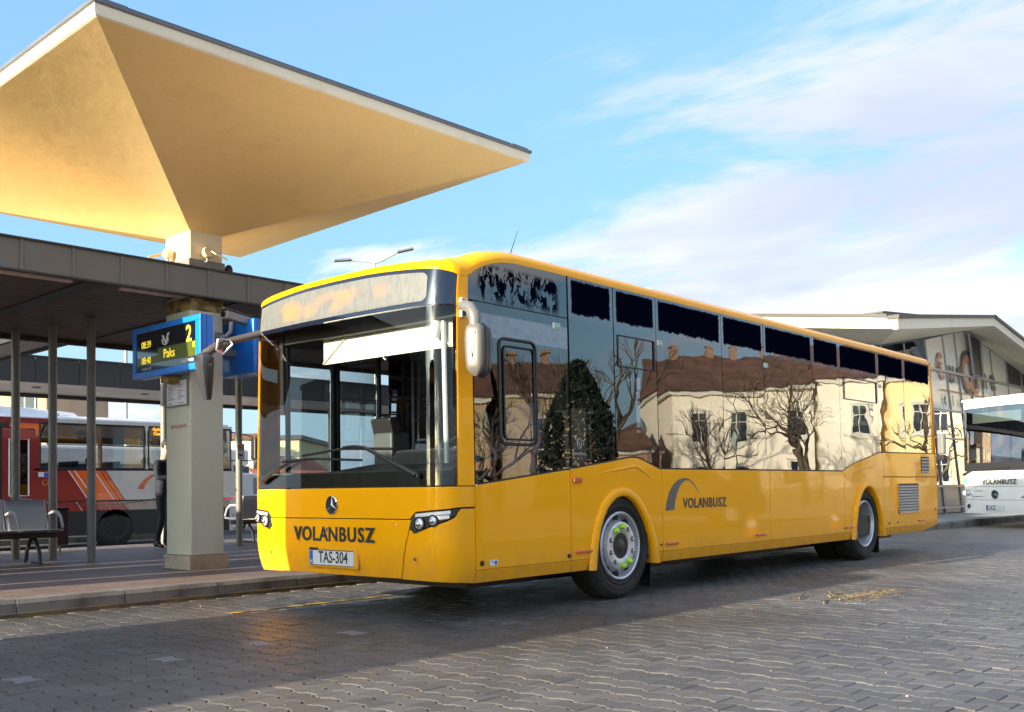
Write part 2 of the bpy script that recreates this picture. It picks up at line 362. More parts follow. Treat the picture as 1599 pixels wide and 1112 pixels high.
def plaster(name, col, dirt, bump, bdist, dlo=.5, dhi=.75, ds=1.5, stretch=None):
    m, N, L = nt(name); p = N.new('ShaderNodeBsdfPrincipled'); o = N.new('ShaderNodeOutputMaterial'); L.new(p.outputs[0], o.inputs[0])
    tcn = N.new('ShaderNodeTexCoord').outputs['Object']
    c = mixc(N, L, rampn(N, L, noisen(N, L, tcn, ds, 9, .65, .4, stretch), dlo, dhi), col, dirt)
    c = mixc(N, L, rampn(N, L, noisen(N, L, tcn, 24, 4, .6), .3, .7, 0, .12), c, tuple(x*.6 for x in col)); L.new(c, p.inputs['Base Color'])
    p.inputs['Roughness'].default_value = .8; p.inputs['Specular IOR Level'].default_value = .25
    h = mathn(N, L, 'ADD', noisen(N, L, tcn, 2.2, 5, .6, .6), mathn(N, L, 'MULTIPLY', noisen(N, L, tcn, 40, 4, .6), .06))
    L.new(bumpn(N, L, h, bump, bdist), p.inputs['Normal']); return m
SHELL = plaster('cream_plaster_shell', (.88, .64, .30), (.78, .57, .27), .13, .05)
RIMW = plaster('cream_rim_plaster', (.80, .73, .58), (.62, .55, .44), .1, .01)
COLM = plaster('painted_column', (.66, .67, .54), (.48, .50, .41), .12, .01, .45, .8, 1.2, (1, 1, .35))
COLTOP = plaster('sunlit_column_head', (.68, .60, .44), (.58, .50, .36), .12, .01)  # sunlit copy of the column colour, the warm light put into the paint
STAINM = plaster('mossy_stain', (.36, .26, .09), (.07, .06, .03), .2, .01, .4, .6, 6)
TILE = M('plinth_stone_tile', (.42, .33, .22), .55, var=.15, vscale=7)
TILE2 = M('pale_plinth_tile', (.46, .42, .33), .55, var=.12, vscale=7)
FASC = M('grey_fascia_sheet', (.16, .157, .15), .5, var=.1, vscale=1.2, bump=.05, bscale=3, bdist=.01, dirt=(.115, .11, .10), dscale=2, dlo=.5, dhi=.8, dstretch=(1, 1, .3))
SEAM = M('fascia_seam', (.17, .165, .155), .45)
DARKTRIM = M('dark_metal_trim', (.028, .028, .027), .5)
FLASH = M('zinc_flashing', (.13, .14, .16), .4, .2, var=.1)
SLATM = M('brown_ceiling_slat', (.10, .072, .056), .55, var=.3, vscale=2.5)
SLATP = M('pale_ceiling_slat', (.78, .68, .62), .5, var=.1, vscale=1)
BLUE = M('blue_sign_enamel', (.005, .20, .80), .35, coat=.5, var=.05)
SCREEN = M('dark_display', (.006, .009, .022), .12, coat=1)
LEDY = M('yellow_led', (.9, .68, .04), .4, emit=.28)
LEDO = M('orange_led', (1, .36, .02), .4, emit=.5)
PALEI = M('pale_print', (.75, .76, .78), .5)
DKTXT = M('black_print', (.015, .015, .018), .5)
REDTXT = M('red_print', (.5, .03, .02), .5)
PAPER = M('white_paper', (.72, .74, .78), .6)
BENCHM = M('grey_perforated_steel', (.52, .52, .53), .4, .3, var=.06)
# ================================================================ setting: ground, road, platform
GZ = -.17           # the lane behind the platform lies a little lower
def ground_mats():
    m, N, L = nt('block_paving_blocks'); p = N.new('ShaderNodeBsdfPrincipled'); o = N.new('ShaderNodeOutputMaterial'); L.new(p.outputs[0], o.inputs[0])
    geo = N.new('ShaderNodeNewGeometry'); oi = N.new('ShaderNodeObjectInfo')
    pos = geo.outputs['Position']
    rnd = mathn(N, L, 'FRACT', mathn(N, L, 'ADD', mathn(N, L, 'MULTIPLY', geo.outputs['Random Per Island'], 7.13), mathn(N, L, 'MULTIPLY', oi.outputs['Random'], 3.7)))
    c = mixc(N, L, rnd, (.066, .062, .057), (.125, .116, .106))
    grit = noisen(N, L, pos, 260, 4, .7); c = mixc(N, L, rampn(N, L, grit, .35, .75, 0, .5), c, (.19, .18, .17))
    wear = noisen(N, L, pos, .55, 6, .6, .4); c = mixc(N, L, rampn(N, L, wear, .5, .75, 0, .6), c, (.15, .13, .11))
    damp = rampn(N, L, noisen(N, L, pos, .35, 5, .6, .3), .42, .62); c = mixc(N, L, mathn(N, L, 'MULTIPLY', damp, .65), c, (.045, .041, .037))
    L.new(c, p.inputs['Base Color'])
    r = mathn(N, L, 'SUBTRACT', rampn(N, L, noisen(N, L, pos, 3, 6, .65), .3, .7, .46, .62), mathn(N, L, 'MULTIPLY', damp, .08)); L.new(r, p.inputs['Roughness'])
    L.new(bumpn(N, L, grit, .35, .0025), p.inputs['Normal'])
    j, N, L = nt('sandy_joint_sun_shade'); p = N.new('ShaderNodeBsdfPrincipled'); o = N.new('ShaderNodeOutputMaterial'); L.new(p.outputs[0], o.inputs[0])
    pos = N.new('ShaderNodeNewGeometry').outputs['Position']; sp = N.new('ShaderNodeSeparateXYZ'); L.new(pos, sp.inputs[0])
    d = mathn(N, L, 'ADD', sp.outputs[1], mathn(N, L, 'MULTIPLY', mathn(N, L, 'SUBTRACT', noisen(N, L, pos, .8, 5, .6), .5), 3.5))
    L.new(mixc(N, L, rampn(N, L, d, 3.2, 5.4), (.31, .275, .22), (.045, .041, .037)), p.inputs['Base Color']); p.inputs['Roughness'].default_value = .95  # sand pale on the sunlit side, painted dark where the road is shaded
    # the same paving too far away to tell the blocks apart
    f, N, L = nt('block_paving_far'); p = N.new('ShaderNodeBsdfPrincipled'); o = N.new('ShaderNodeOutputMaterial'); L.new(p.outputs[0], o.inputs[0])
    pos = N.new('ShaderNodeNewGeometry').outputs['Position']
    b = N.new('ShaderNodeTexBrick'); b.inputs['Scale'].default_value = 1; b.inputs['Brick Width'].default_value = .2; b.inputs['Row Height'].default_value = .145; b.inputs['Mortar Size'].default_value = .006
    mp = N.new('ShaderNodeMapping'); mp.inputs['Rotation'].default_value = (0, 0, R(90)); L.new(pos, mp.inputs[0]); L.new(mp.outputs[0], b.inputs['Vector'])
    b.inputs['Color1'].default_value = (.083, .077, .071, 1); b.inputs['Color2'].default_value = (.115, .107, .099, 1); b.inputs['Mortar'].default_value = (.05, .046, .042, 1)
    wear = noisen(N, L, pos, .55, 6, .6, .4); L.new(mixc(N, L, rampn(N, L, wear, .5, .75, 0, .6), b.outputs[0], (.15, .135, .115)), p.inputs['Base Color'])
    p.inputs['Roughness'].default_value = .48; L.new(bumpn(N, L, b.outputs['Fac'], -.25, .004), p.inputs['Normal'])
    q, N, L = nt('red_platform_paving'); p = N.new('ShaderNodeBsdfPrincipled'); o = N.new('ShaderNodeOutputMaterial'); L.new(p.outputs[0], o.inputs[0])
    pos = N.new('ShaderNodeNewGeometry').outputs['Position']
    b = N.new('ShaderNodeTexBrick'); b.inputs['Scale'].default_value = 1; b.inputs['Brick Width'].default_value = .2; b.inputs['Row Height'].default_value = .1; b.inputs['Mortar Size'].default_value = .004
    L.new(pos, b.inputs['Vector'])
    b.inputs['Color1'].default_value = (.165, .113, .09, 1); b.inputs['Color2'].default_value = (.225, .16, .13, 1); b.inputs['Mortar'].default_value = (.08, .07, .06, 1)
    L.new(mixc(N, L, rampn(N, L, noisen(N, L, pos, 1.2, 7, .65), .45, .75, 0, .6), b.outputs[0], (.15, .12, .11)), p.inputs['Base Color'])
    p.inputs['Roughness'].default_value = .62; L.new(bumpn(N, L, b.outputs['Fac'], -.4, .004), p.inputs['Normal'])
    return m, j, f, q
PAVE, JOINT, PAVEFAR, PLATM = ground_mats()
KERBM = plaster('kerb_concrete', (.20, .195, .18), (.09, .085, .075), .3, .006, .45, .75, 3)
KERBY = M('worn_kerb_paint', (.16, .12, .05), .7, dirt=(.07, .065, .055), dscale=3, dlo=.42, dhi=.6)
ASPH = M('lane_asphalt', (.085, .085, .088), .7, var=.2, vscale=.8, bump=.3, bscale=90)
EARTH = M('far_ground', (.10, .10, .09), .9, var=.3, vscale=.05)

PX0, PX1, PY0, PY1 = 1.015, 17.98, -2.0, 8.92
road = MB().grid([[(x, y, -.012) for x in (PX0-.2, PX1+.2)] for y in (PY0-.2, 8.97)]).build('road_bed', JOINT); tag(road, kind='structure')
far = MB()
for x0, x1, y0, y1 in ((-60, PX0, PY0, 8.97), (PX1, 240, PY0, 8.97)): far.grid([[(x, y, -.003) for x in (x0, x1)] for y in (y0, y1)])
tag(far.build('road', PAVEFAR), kind='structure')
tag(MB().grid([[(x, y, .012) for x in (-60, 240)] for y in (-70, PY0)]).build('square', M('pale_bounce_paving', (.46, .42, .36), .8, var=.12, vscale=.6)), kind='structure')  # pale paving added out of view to bounce sun onto the bus side
tag(MB().grid([[(x, y, GZ) for x in (-80, 140)] for y in (17.0, 46)]).build('lane', ASPH), kind='structure')
tag(MB().grid([[(x, y, -.35) for x in (-1500, 1500)] for y in (-1500, 1500)]).build('ground', EARTH), kind='structure')

# interlocking blocks: waisted, laid lengthways across the road in staggered columns
PL, PWd, PA, GAP, CH_ = .20, .145, .0125, .0045, .005
def paver_outline(inset, jit=0):
    hl = PL/2-GAP/2-inset
    def hw(y, sgn): return PWd/2 - GAP/2 - inset + PA*sgn
    ys = (-hl, -.068, -.042, .042, .068, hl); sg = (1, 1, -1, -1, 1, 1)
    rt = [(hw(y, s_), y) for y, s_ in zip(ys, sg)]
    return rt + [(-x, y) for x, y in rt[::-1]]
def paver_geom():
    o0, o1 = paver_outline(0), paver_outline(CH_); n = len(o0)
    v = [(x, y, -.02) for x, y in o0] + [(x, y, -CH_*.7) for x, y in o0] + [(x, y, 0) for x, y in o1]
    f = []
    for k in range(2): f += [[k*n+i, k*n+(i+1) % n, (k+1)*n+(i+1) % n, (k+1)*n+i] for i in range(n)]
    tp = 2*n; f += [[tp+0, tp+1, tp+10, tp+11], [tp+1, tp+2, tp+9, tp+10], [tp+2, tp+3, tp+8, tp+9], [tp+3, tp+4, tp+7, tp+8], [tp+4, tp+5, tp+6, tp+7]]
    return v, f
PV, PF = paver_geom()
pv_me = bpy.data.meshes.new('paver'); pv_me.from_pydata(PV, [], PF); pv_me.materials.append(PAVE); pv_me.update()
PALEPAVE = M('pale_paver', (.20, .20, .20), .6, var=.15, vscale=20, bump=.3, bscale=200)
pale_me = pv_me.copy(); pale_me.materials.clear(); pale_me.materials.append(PALEPAVE)
spots = []
ci = 0; x = PX0 + PWd/2
while x < PX1:
    y = PY0 + PL/2 + (PL/2 if ci % 2 else 0)
    while y < PY1-.1: spots.append((x, y)); y += PL
    x += PWd; ci += 1
def sees(x, y):
    d = Vector((x, y, 0)) - cam.matrix_world.translation; q = cam.matrix_world.to_3x3().transposed() @ d
    if q.z > -.5: return None
    u = q.x/-q.z*1561.687; v = q.y/-q.z*1561.687 - 164.587
    return -q.z if abs(u) < 815 and -575 < v < 560 else None
seen = []; rest = []
BUSROT = R(1.9725); BUSO = Vector((5.12, 5.541, 0))
for p in spots:
    d = sees(*p); (seen.append((d, p)) if d else rest.append(p))
seen.sort()
pale_at = [(2.29, 5.96), (3.05, 5.94), (4.55, 5.90), (3.81, 5.92)]
rp = random.Random(3)
def jitter(): return (rp.uniform(-.004, .004), rp.uniform(-.0025, .002), rp.gauss(0, .0036), rp.gauss(0, .0036), rp.gauss(0, .006))
pale_idx = set()
for a in pale_at: pale_idx.add(min(range(len(seen)), key=lambda i: (seen[i][1][0]-a[0])**2+(seen[i][1][1]-a[1])**2))
near = [i for i in range(len(seen)) if i < 296 or i in pale_idx][:300]
nearset = set(near) | pale_idx
for i in sorted(nearset):
    (px_, py_) = seen[i][1]; a, b, t1, t2, t3 = jitter()
    o = link('paver', pale_me if i in pale_idx else pv_me, road); o.location = (px_, py_, b); o.rotation_euler = (t1, t2, t3*.5)
    if i in pale_idx: o['label'] = 'pale grey paver among the dark ones'
st = MB()
for p in [s_[1] for i, s_ in enumerate(seen) if i not in nearset] + rest:
    a, b, t1, t2, t3 = jitter(); mt = Matrix.Translation((p[0], p[1], b)) @ Euler((t1, t2, t3*.5)).to_matrix().to_4x4()
    st._add([mt @ Vector(v) for v in PV], PF)
tag(st.build('paver_field', PAVE, road), kind='stuff')

# kerb stones with worn yellow foot, platform slab
tag(MB().b2((-16, 9.22, -.3), (19.2, 16.72, .139)).b2((-16, 16.97, -.3), (19.2, 17.0, .1)).build('platform', PLATM), kind='structure')
kerb = thing('kerb', None, None); tag(kerb, kind='structure')
def kerb_stone(l):
    pr = [(0, -.1), (.02, .105), (.045, .14), (.25, .14), (.25, -.1)]
    return MB().prism([(0, y, z) for y, z in pr], (l, 0, 0)).mesh('kerb_stone', KERBM)
ks = kerb_stone(.952); rk = random.Random(5)
for k in range(-16, 16):
    o = link('kerb_stone', ks, kerb); o.location = (3.37+k*.96, 8.97+rk.uniform(-.006, .006), rk.uniform(-.004, .004)); o.rotation_euler = (0, rk.uniform(-.003, .003), rk.uniform(-.004, .004))
tag(MB().b2((-12, 8.945, -.05), (18.7, 8.975, .028)).build('kerb_foot', KERBY), kind='structure')
kerb2 = thing('far_kerb', None, None); tag(kerb2, kind='structure')
for k in range(-16, 16):
    o = link('kerb_stone', ks, kerb2); o.location = (4.2+k*.96, 16.72, 0)
YLINE = M('worn_yellow_line', (.55, .36, .05), .6, dirt=(.07, .065, .06), dscale=5, dlo=.40, dhi=.55)
tag(MB().b2((4.6, 7.60, .0045), (16, 7.70, .0065)).build('yellow_line', YLINE), kind='structure')

# a dead clump of straw and twigs in a sunken patch of the road
STRAW = M('dry_straw', (.17, .13, .075), .9, var=.5, vscale=30)
sw = MB(); rs = random.Random(11)
for k in range(420):
    c = Vector((rs.gauss(9.05, .30), rs.gauss(3.98, .10), .003)); a = rs.gauss(.25, .7); l = rs.uniform(.02, .09)
    d = Vector((math.cos(a), math.sin(a), rs.uniform(-.05, .25)))*l; sw.tube([c, c+d*.5+Vector((0, 0, rs.uniform(0, .012))), c+d], rs.uniform(.0008, .0020), 3, False)
for k in range(7):
    c = Vector((rs.gauss(8.55, .25), rs.gauss(4.2, .10), .012)); a = rs.gauss(.1, .5); l = rs.uniform(.15, .4); d = Vector((math.cos(a), math.sin(a), rs.uniform(0, .06)))
    sw.tube([c, c+d*l*.5, c+d*l], [.010, .008, .004], 5)
tag(sw.build('straw', STRAW), kind='stuff')
lit = MB(); rl_ = random.Random(21)
for k in range(140):
    xx, yy = rl_.uniform(2, 9), rl_.uniform(1.0, 8.8); s_ = rl_.uniform(.002, .006)
    lit.box((xx, yy, s_*.3), (s_*rl_.uniform(1, 3), s_*1.2, s_*.6), (rl_.uniform(-.3, .3), rl_.uniform(-.3, .3), rl_.uniform(0, 3)))
tag(lit.build('grit', M('pale_grit', (.30, .28, .24), .9, var=.5, vscale=4)), kind='stuff')
lv = MB()
for k in range(16):
    xx, yy = rl_.uniform(2.4, 8), rl_.uniform(2, 7.5); a = rl_.uniform(0, 6.3); l = rl_.uniform(.012, .028); u = Vector((math.cos(a), math.sin(a), 0)); w = Vector((-u.y, u.x, 0))
    c = Vector((xx, yy, .006)); lv._add([c-u*l, c+w*l*.45+Vector((0, 0, .006)), c+u*l+Vector((0, 0, .012)), c-w*l*.45+Vector((0, 0, .002))], [[0, 1, 2, 3]])
tag(lv.build('dead_leaves', M('dead_leaf', (.16, .08, .03), .8, var=.4, vscale=5)), kind='stuff')

# ================================================================ mushroom roof on its column
mush = thing('mushroom_roof', 'cream concrete mushroom roof on a single square column beside the yellow bus', 'roof', (6.2, 11.03, .14))
def W(o): return Vector(o)-Vector((6.2, 11.03, .14))
cx0, cx1, cy0, cy1 = 5.975, 6.405, 10.745, 11.325
colq = [(cx0, cy0), (cx1, cy0), (cx1, cy1), (cx0, cy1)]
outq = [(3.57, 7.88), (8.72, 7.87), (8.92, 14.42), (3.53, 14.38)]
ZC, ZE = 4.135, 4.90
sh = MB(); NT, NS = 14, 18
for k in range(4):
    a0, a1 = Vector(colq[k]), Vector(colq[(k+1) % 4]); b0, b1 = Vector(outq[k]), Vector(outq[(k+1) % 4]); rows = []
    for i in range(NT+1):
        t = i/NT; row = []
        for j in range(NS+1):
            s_ = j/NS; w = 4*s_*(1-s_)
            p = (a0*(1-s_)+a1*s_)*(1-t) + (b0*(1-s_)+b1*s_)*t
            pw = 1.02 - .24*w; z = ZC + (ZE-ZC)*(t**pw)
            row.append(W((p.x, p.y, z)))
        rows.append(row)
    sh.grid(rows, flip=True)
# smoothed outer lip, then the sunlit rim
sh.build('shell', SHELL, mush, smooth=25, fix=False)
def ring(rows_off, name, mat, sm=30, parent=mush):
    mb = MB(); rows = []
    cx, cy = 6.3, 11.4
    for off, z in rows_off:
        row = []
        for k in range(4):
            x_, y_ = outq[k]; sxn = -1 if x_ < cx else 1; syn = -1 if y_ < cy else 1
            c = .09
            p = [(x_+sxn*off, y_+syn*off-syn*c), (x_+sxn*off-sxn*c*.0, y_+syn*off-syn*c*.0)]
            row.append(W((x_+sxn*off, y_+syn*off, z)))
        rows.append(row)
    mb.grid(rows, closed=True); return mb.build(name, mat, parent, smooth=sm)
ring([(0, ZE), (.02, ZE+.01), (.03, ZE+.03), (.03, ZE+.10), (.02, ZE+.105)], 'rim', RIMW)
ring([(.01, ZE+.10), (.045, ZE+.102), (.05, ZE+.106), (.05, ZE+.135), (.03, ZE+.145), (-.6, ZE+.17)], 'roof_flashing', FLASH)
MB().grid([[W((x_, y_, ZE+.165)) for x_, y_ in (outq[0], outq[1])], [W((x_, y_, ZE+.165)) for x_, y_ in (outq[3], outq[2])]]).build('roof_top', FLASH, mush)
for k in (0, 1):
    x_, y_ = outq[k]; MB().box(W((x_+(.12 if k == 0 else -.12), y_+.12, ZE+.15)), (.28, .28, .035)).build('corner_cap', FLASH, mush, bevel=.012)
MB().b2(W((cx0, cy0, .30)), W((cx1, cy1, 3.36))).build('column', COLM, mush, bevel=.012)
MB().b2(W((cx0+.002, cy0+.002, 3.362)), W((cx1-.002, cy1-.002, ZC+.03))).build('column_head', COLTOP, mush, bevel=.01)
MB().b2(W((cx0-.003, cy0-.003, 3.19)), W((cx1+.003, cy1+.003, 3.345))).build('damp_patch', STAINM, mush)
MB().b2(W((cx0-.02, cy0-.02, 3.70)), W((cx1+.02, cy1+.02, 3.80))).build('collar_flashing', FASC, mush)
for (a, b, mt) in (((cx0-.028, cy0-.028, .135), (cx1+.05, cy0-.003, .30), TILE), ((cx0-.028, cy0-.002, .135), (cx0-.003, cy1+.02, .299), TILE2), ((cx1+.003, cy0-.002, .135), (cx1+.05, cy1+.02, .30), TILE), ((cx0-.028, cy1+.003, .135), (cx1+.05, cy1+.028, .30), TILE)):
    MB().b2(W(a), W(b)).build('plinth_tile', mt, mush, bevel=.004)

# ================================================================ near platform canopy
can = thing('platform_canopy', 'long flat grey canopy over the near platform, panelled fascia cut by the column', 'canopy', (6, 10.65, 3.35))
def Wc(p): return Vector(p)-Vector((6, 10.65, 3.35))
CX0, CX1 = -3.0, 17.5
pan = MB().b2((.006, -.006, -.0), (.526, .012, .318)).mesh('fascia_panel', FASC)
seam = MB().b2((-.012, -.022, .0), (.010, .0, .322)).mesh('seam_rib', SEAM)
k = -24
while 4.03+k*.532 < CX1-.5:
    x_ = 4.03+k*.532
    if x_ > CX0:
        o = link('fascia_panel', pan, can); o.location = Wc((x_, 10.65, 3.355)); o = link('seam_rib', seam, can); o.location = Wc((x_, 10.65, 3.355))
    k += 1
MB().b2(Wc((CX0, 10.615, 3.668)), Wc((CX1, 10.74, 3.69))).build('top_trim', DARKTRIM, can)
MB().b2(Wc((CX0, 10.63, 3.335)), Wc((CX1, 10.70, 3.355))).build('bottom_trim', DARKTRIM, can)
MB().b2(Wc((CX0, 10.66, 3.56)), Wc((cx0-.01, 15.2, 3.66))).b2(Wc((cx1+.01, 10.66, 3.56)), Wc((CX1, 15.2, 3.66))).b2(Wc((cx0-.01, cy1+.01, 3.56)), Wc((cx1+.01, 15.2, 3.66))).build('roof_slab', M('pale_bounce_gravel', (.60, .53, .40), .9, var=.2, vscale=6), can)  # top made pale gravel to bounce sun up under the shell
MB().b2(Wc((CX0, 15.1, 3.30)), Wc((CX1, 15.22, 3.69))).build('rear_fascia', DARKTRIM, can)
y_ = 10.78
while y_ < 15.0:
    if y_+.19 < cy0 or y_ > cy1: segs = ((CX0, CX1),)
    else: segs = ((CX0, cx0-.02), (cx1+.02, CX1))
    for a, b in segs: MB().b2(Wc((a, y_, 3.37)), Wc((b, y_+.186, 3.39))).build('ceiling_slat', SLATM, can)
    y_ += .20
for x_ in (-2.4, .6, 3.25, 4.75, 6.62, 8.9, 11.5, 14.1):
    MB().b2(Wc((x_, 10.80, 3.352)), Wc((x_+.26, 15.08, 3.369))).build('ceiling_band', DARKTRIM, can)
for x_ in (2.4, 3.6, 5.2):
    MB().b2(Wc((x_, 10.86, 3.345)), Wc((x_+1.05, 10.94, 3.369))).build('light_strip', SLATP, can)
pole = MB().lathe([(.056, 0), (.056, 3.24)], n=20).mesh('post', GREYM, smooth=40)
for x_, y_ in ((5.86, 13.12), (5.71, 13.98), (5.46, 14.62), (9.16, 14.88), (8.66, 16.5), (13, 14.88)):
    o = link('post', pole, can); o.location = Wc((x_, y_, .135))
# link roof to the far canopy
lk = thing('link_roof', 'narrow pale-bellied link roof running back between the two grey canopies', 'canopy', (5.9, 15.24, 3.3))
MB().prism([(-.17, 0, .05), (.48, 0, .05), (.48, 9.8, .05), (-.17, 9.8, .05)], (0, 0, .04)).build('ceiling', M('pale_link_soffit', (.70, .69, .67), .6, var=.1), lk)
for x_ in (-.24, .48): MB().prism([(x_, 0, 0), (x_+.07, 0, 0), (x_+.07, 9.8, 0), (x_, 9.8, 0)], (0, 0, .2)).build('edge_beam', DARKTRIM, lk)

# ================================================================ far canopy
fc = thing('far_canopy', 'far dark grey canopy with pale slatted underside behind the red bus', 'canopy', (10, 25.5, 3.8))
def Wf(p): return Vector(p)-Vector((10, 25.5, 3.8))
fp = MB().b2((.006, 0, 0), (1.074, .02, .64)).mesh('fascia_panel', M('dark_fascia_sheet', (.018, .0175, .017), .6, var=.15))
for k in range(-14, 20):
    o = link('fascia_panel', fp, fc); o.location = Wf((10+k*1.08, 25.5, 3.82))
MB().b2(Wf((-5.5, 25.46, 4.46)), Wf((31.6, 25.6, 4.50))).build('top_trim', DARKTRIM, fc)
MB().b2(Wf((-5.5, 25.53, 4.0)), Wf((31.6, 28.6, 4.4))).build('roof_slab', DARKTRIM, fc)
for k in range(14): MB().b2(Wf((-5.5, 25.54+k*.2, 3.825)), Wf((31.6, 25.54+k*.2+.192, 3.84))).build('ceiling_slat', SLATP, fc)
MB().b2(Wf((-5.5, 28.35, 3.72)), Wf((31.6, 28.5, 4.45))).build('rear_beam', DARKTRIM, fc)
for x_ in (10.45, 13.4, 7.5): MB().lathe([(.10, 0), (.11, .02), (.08, .03)], Wf((x_, 26.6, 3.80)), n=14).build('downlight', M('downlight_%d' % int(x_), (.10, .08, .06), .5), fc, smooth=40)
fpole = MB().lathe([(.07, 0), (.07, 4.0)], n=14).mesh('post', GREYM, smooth=40)
for x_ in (2.0, 8.6, 14.6, 20.5, 27): o = link('post', fpole, fc); o.location = Wf((x_, 27.6, GZ))
tag(MB().b2((-5, 25.2, GZ-.1), (32, 29.2, GZ+.13)).build('far_platform', KERBM), kind='structure')

# ================================================================ departure boards, poster, camera, floodlights, notice
def board(name, label, x0, x1, y0, y1, z0, z1, face):
    b = thing(name, label, 'information board', ((x0+x1)/2, (y0+y1)/2, z0))
    def q(p): return Vector(p)-b.location
    MB().b2(q((x0, y0, z0)), q((x1, y1, z1))).build('casing', BLUE, b, bevel=.012)
    MB().b2(q((x0+.05, y0-.002, z0+.006)), q((x0+.056, y1+.002, z1+.002))).build('casing_joint', M('casing_joint', (.004, .05, .25), .5), b)
    return b, q
bd, q = board('departure_board', 'blue framed departure board showing 08:39 and platform 2, hung on the column', 5.74, 5.88, 10.06, 11.66, 2.42, 3.03, 1)
SCY0, SCY1, SCZ0, SCZ1 = 10.17, 11.58, 2.495, 2.965
scr = MB().b2(q((5.728, SCY0, SCZ0)), q((5.742, SCY1, SCZ1))).build('screen', SCREEN, bd)
for a, b_ in (((5.715, 10.06, SCZ1), (5.739, 11.66, 3.03)), ((5.715, 10.06, 2.42), (5.739, 11.66, SCZ0)), ((5.715, 10.06, SCZ0), (5.739, SCY0, SCZ1)), ((5.715, SCY1, SCZ0), (5.739, 11.66, SCZ1))):
    MB().b2(q(a), q(b_)).build('frame', BLUE, bd, bevel=.006)
rt, upv = (0, -1, 0), (0, 0, 1)
text('clock_time', '08:39', .118, LEDY, scr, q((5.726, 11.33, 2.81)), rt, upv, .001, .0, sx=.9)
text('platform_number', '2', .26, LEDY, scr, q((5.726, 10.33, 2.83)), rt, upv, .001, .003)
OLV = M('dim_led_row', (.07, .09, .01), .3, emit=.05)
MB().b2(q((5.7265, SCY0, 2.665)), q((5.728, 11.05, 2.745))).build('led_row', OLV, scr)
MB().b2(q((5.7265, SCY0, 2.575)), q((5.728, 11.57, 2.664))).build('led_row', OLV, scr)
text('departure_time', '08:40', .115, LEDY, scr, q((5.725, 11.33, 2.62)), rt, upv, .001, .0, sx=.9)
text('destination', 'Paks', .15, LEDY, scr, q((5.725, 10.78, 2.66)), rt, upv, .001, .0)
text('side_letter', 'E', .085, LEDY, scr, q((5.725, 10.22, 2.70)), rt, upv, .001, .002)
text('column_caption', 'Célállomás', .062, PALEI, scr, q((5.7255, 10.36, 2.54)), rt, upv, .001, .001)
text('time_caption', 'Indulási idő', .048, PALEI, scr, q((5.7255, 11.32, 2.525)), rt, upv, .001)
em = MB()
for a0, a1, rr in ((-20, 200, .075),):
    pts = [q((5.7255, 10.87-.07*math.cos(R(t)), 2.83-.062*math.sin(R(t)))) for t in range(-10, 191, 20)]; em.tube(pts, .007, 6)
em.prism([q((5.7265, y, z)) for y, z in ((10.955, 2.885), (10.90, 2.88), (10.87, 2.80), (10.82, 2.895), (10.77, 2.905), (10.86, 2.765))], (-.002, 0, 0))
em.build('winged_emblem', PALEI, scr)
MB().b2(q((5.80, 10.95, 2.34)), q((5.98, 11.12, 2.418))).build('bracket', STAINM, bd); MB().b2(q((5.88, 10.9, 2.6)), q((5.974, 11.2, 2.9))).build('mounting_block', GREYM, bd)
bd2, q = board('sign_box', 'plain blue sign box on the far side of the column, half behind the mirror', 6.62, 6.90, 10.42, 11.2, 2.47, 3.13, 1)
MB().b2(q((6.40, 10.80, 2.7)), q((6.63, 10.88, 2.78))).build('bracket', GREYM, bd2)

po = thing('timetable', 'framed white timetable on the left face of the column', 'timetable', (5.96, 11.02, 2.23))
MB().box((0, 0, 0), (.022, .50, .33)).build('frame', GREYM, po, bevel=.004)
pp = MB().box((-.0125, 0, 0), (.003, .46, .29)).build('sheet', PAPER, po)
ln = MB(); rq = random.Random(2)
for col in (0, 1):
    for k in range(11):
        if rq.random() < .86:
            l = rq.uniform(.06, .16); y0 = .20-col*.24; ln.b2((-.0155, y0-l, .115-k*.024-.004), (-.0142, y0, .115-k*.024+.004))
ln.build('printed_lines', M('grey_print', (.10, .11, .14), .6), pp)
gr = thing('graffiti', 'faint red scribble on the pale column below the timetable', 'graffiti', (5.973, 11.02, 1.83))
gm = MB(); rq = random.Random(8)
for k in range(9):
    y0 = .17-k*.042
    gm.tube([(0, y0, rq.uniform(-.03, .0)), (0, y0-.01, rq.uniform(.01, .035)), (0, y0-.02, rq.uniform(-.03, .01)), (0, y0-.03, rq.uniform(-.02, .03))], .0035, 4, False)
gm.build('scribble', M('faded_red_paint', (.45, .17, .13), .8), gr)

cc = thing('security_camera', 'grey box security camera on a bent bracket beside the column head', 'camera', (6.42, 10.70, 3.02))
MB().box((.07, -.12, .11), (.36, .11, .095), (0, .12, .12)).build('housing', M('camera_grey', (.30, .29, .28), .45), cc, bevel=.012)
MB().box((.05, -.12, .172), (.42, .135, .012), (0, .12, .12)).build('sunshield', M('camera_shield', (.12, .10, .09), .5), cc, bevel=.003)
MB().lathe([(.035, 0), (.035, .01)], (-.12, -.14, .13), (-1, -.12, .1), 14).build('lens', SCREEN, cc, smooth=40)
MB().tube([(-.06, .04, -.12), (-.02, -.04, -.11), (.0, -.10, -.06), (0, -.12, .06)], .024, 10).build('bracket', M('bracket_grey', (.4, .39, .38), .5), cc, smooth=40)
MB().box((-.07, .035, -.12), (.10, .03, .12)).build('wall_plate', GREYM, cc)

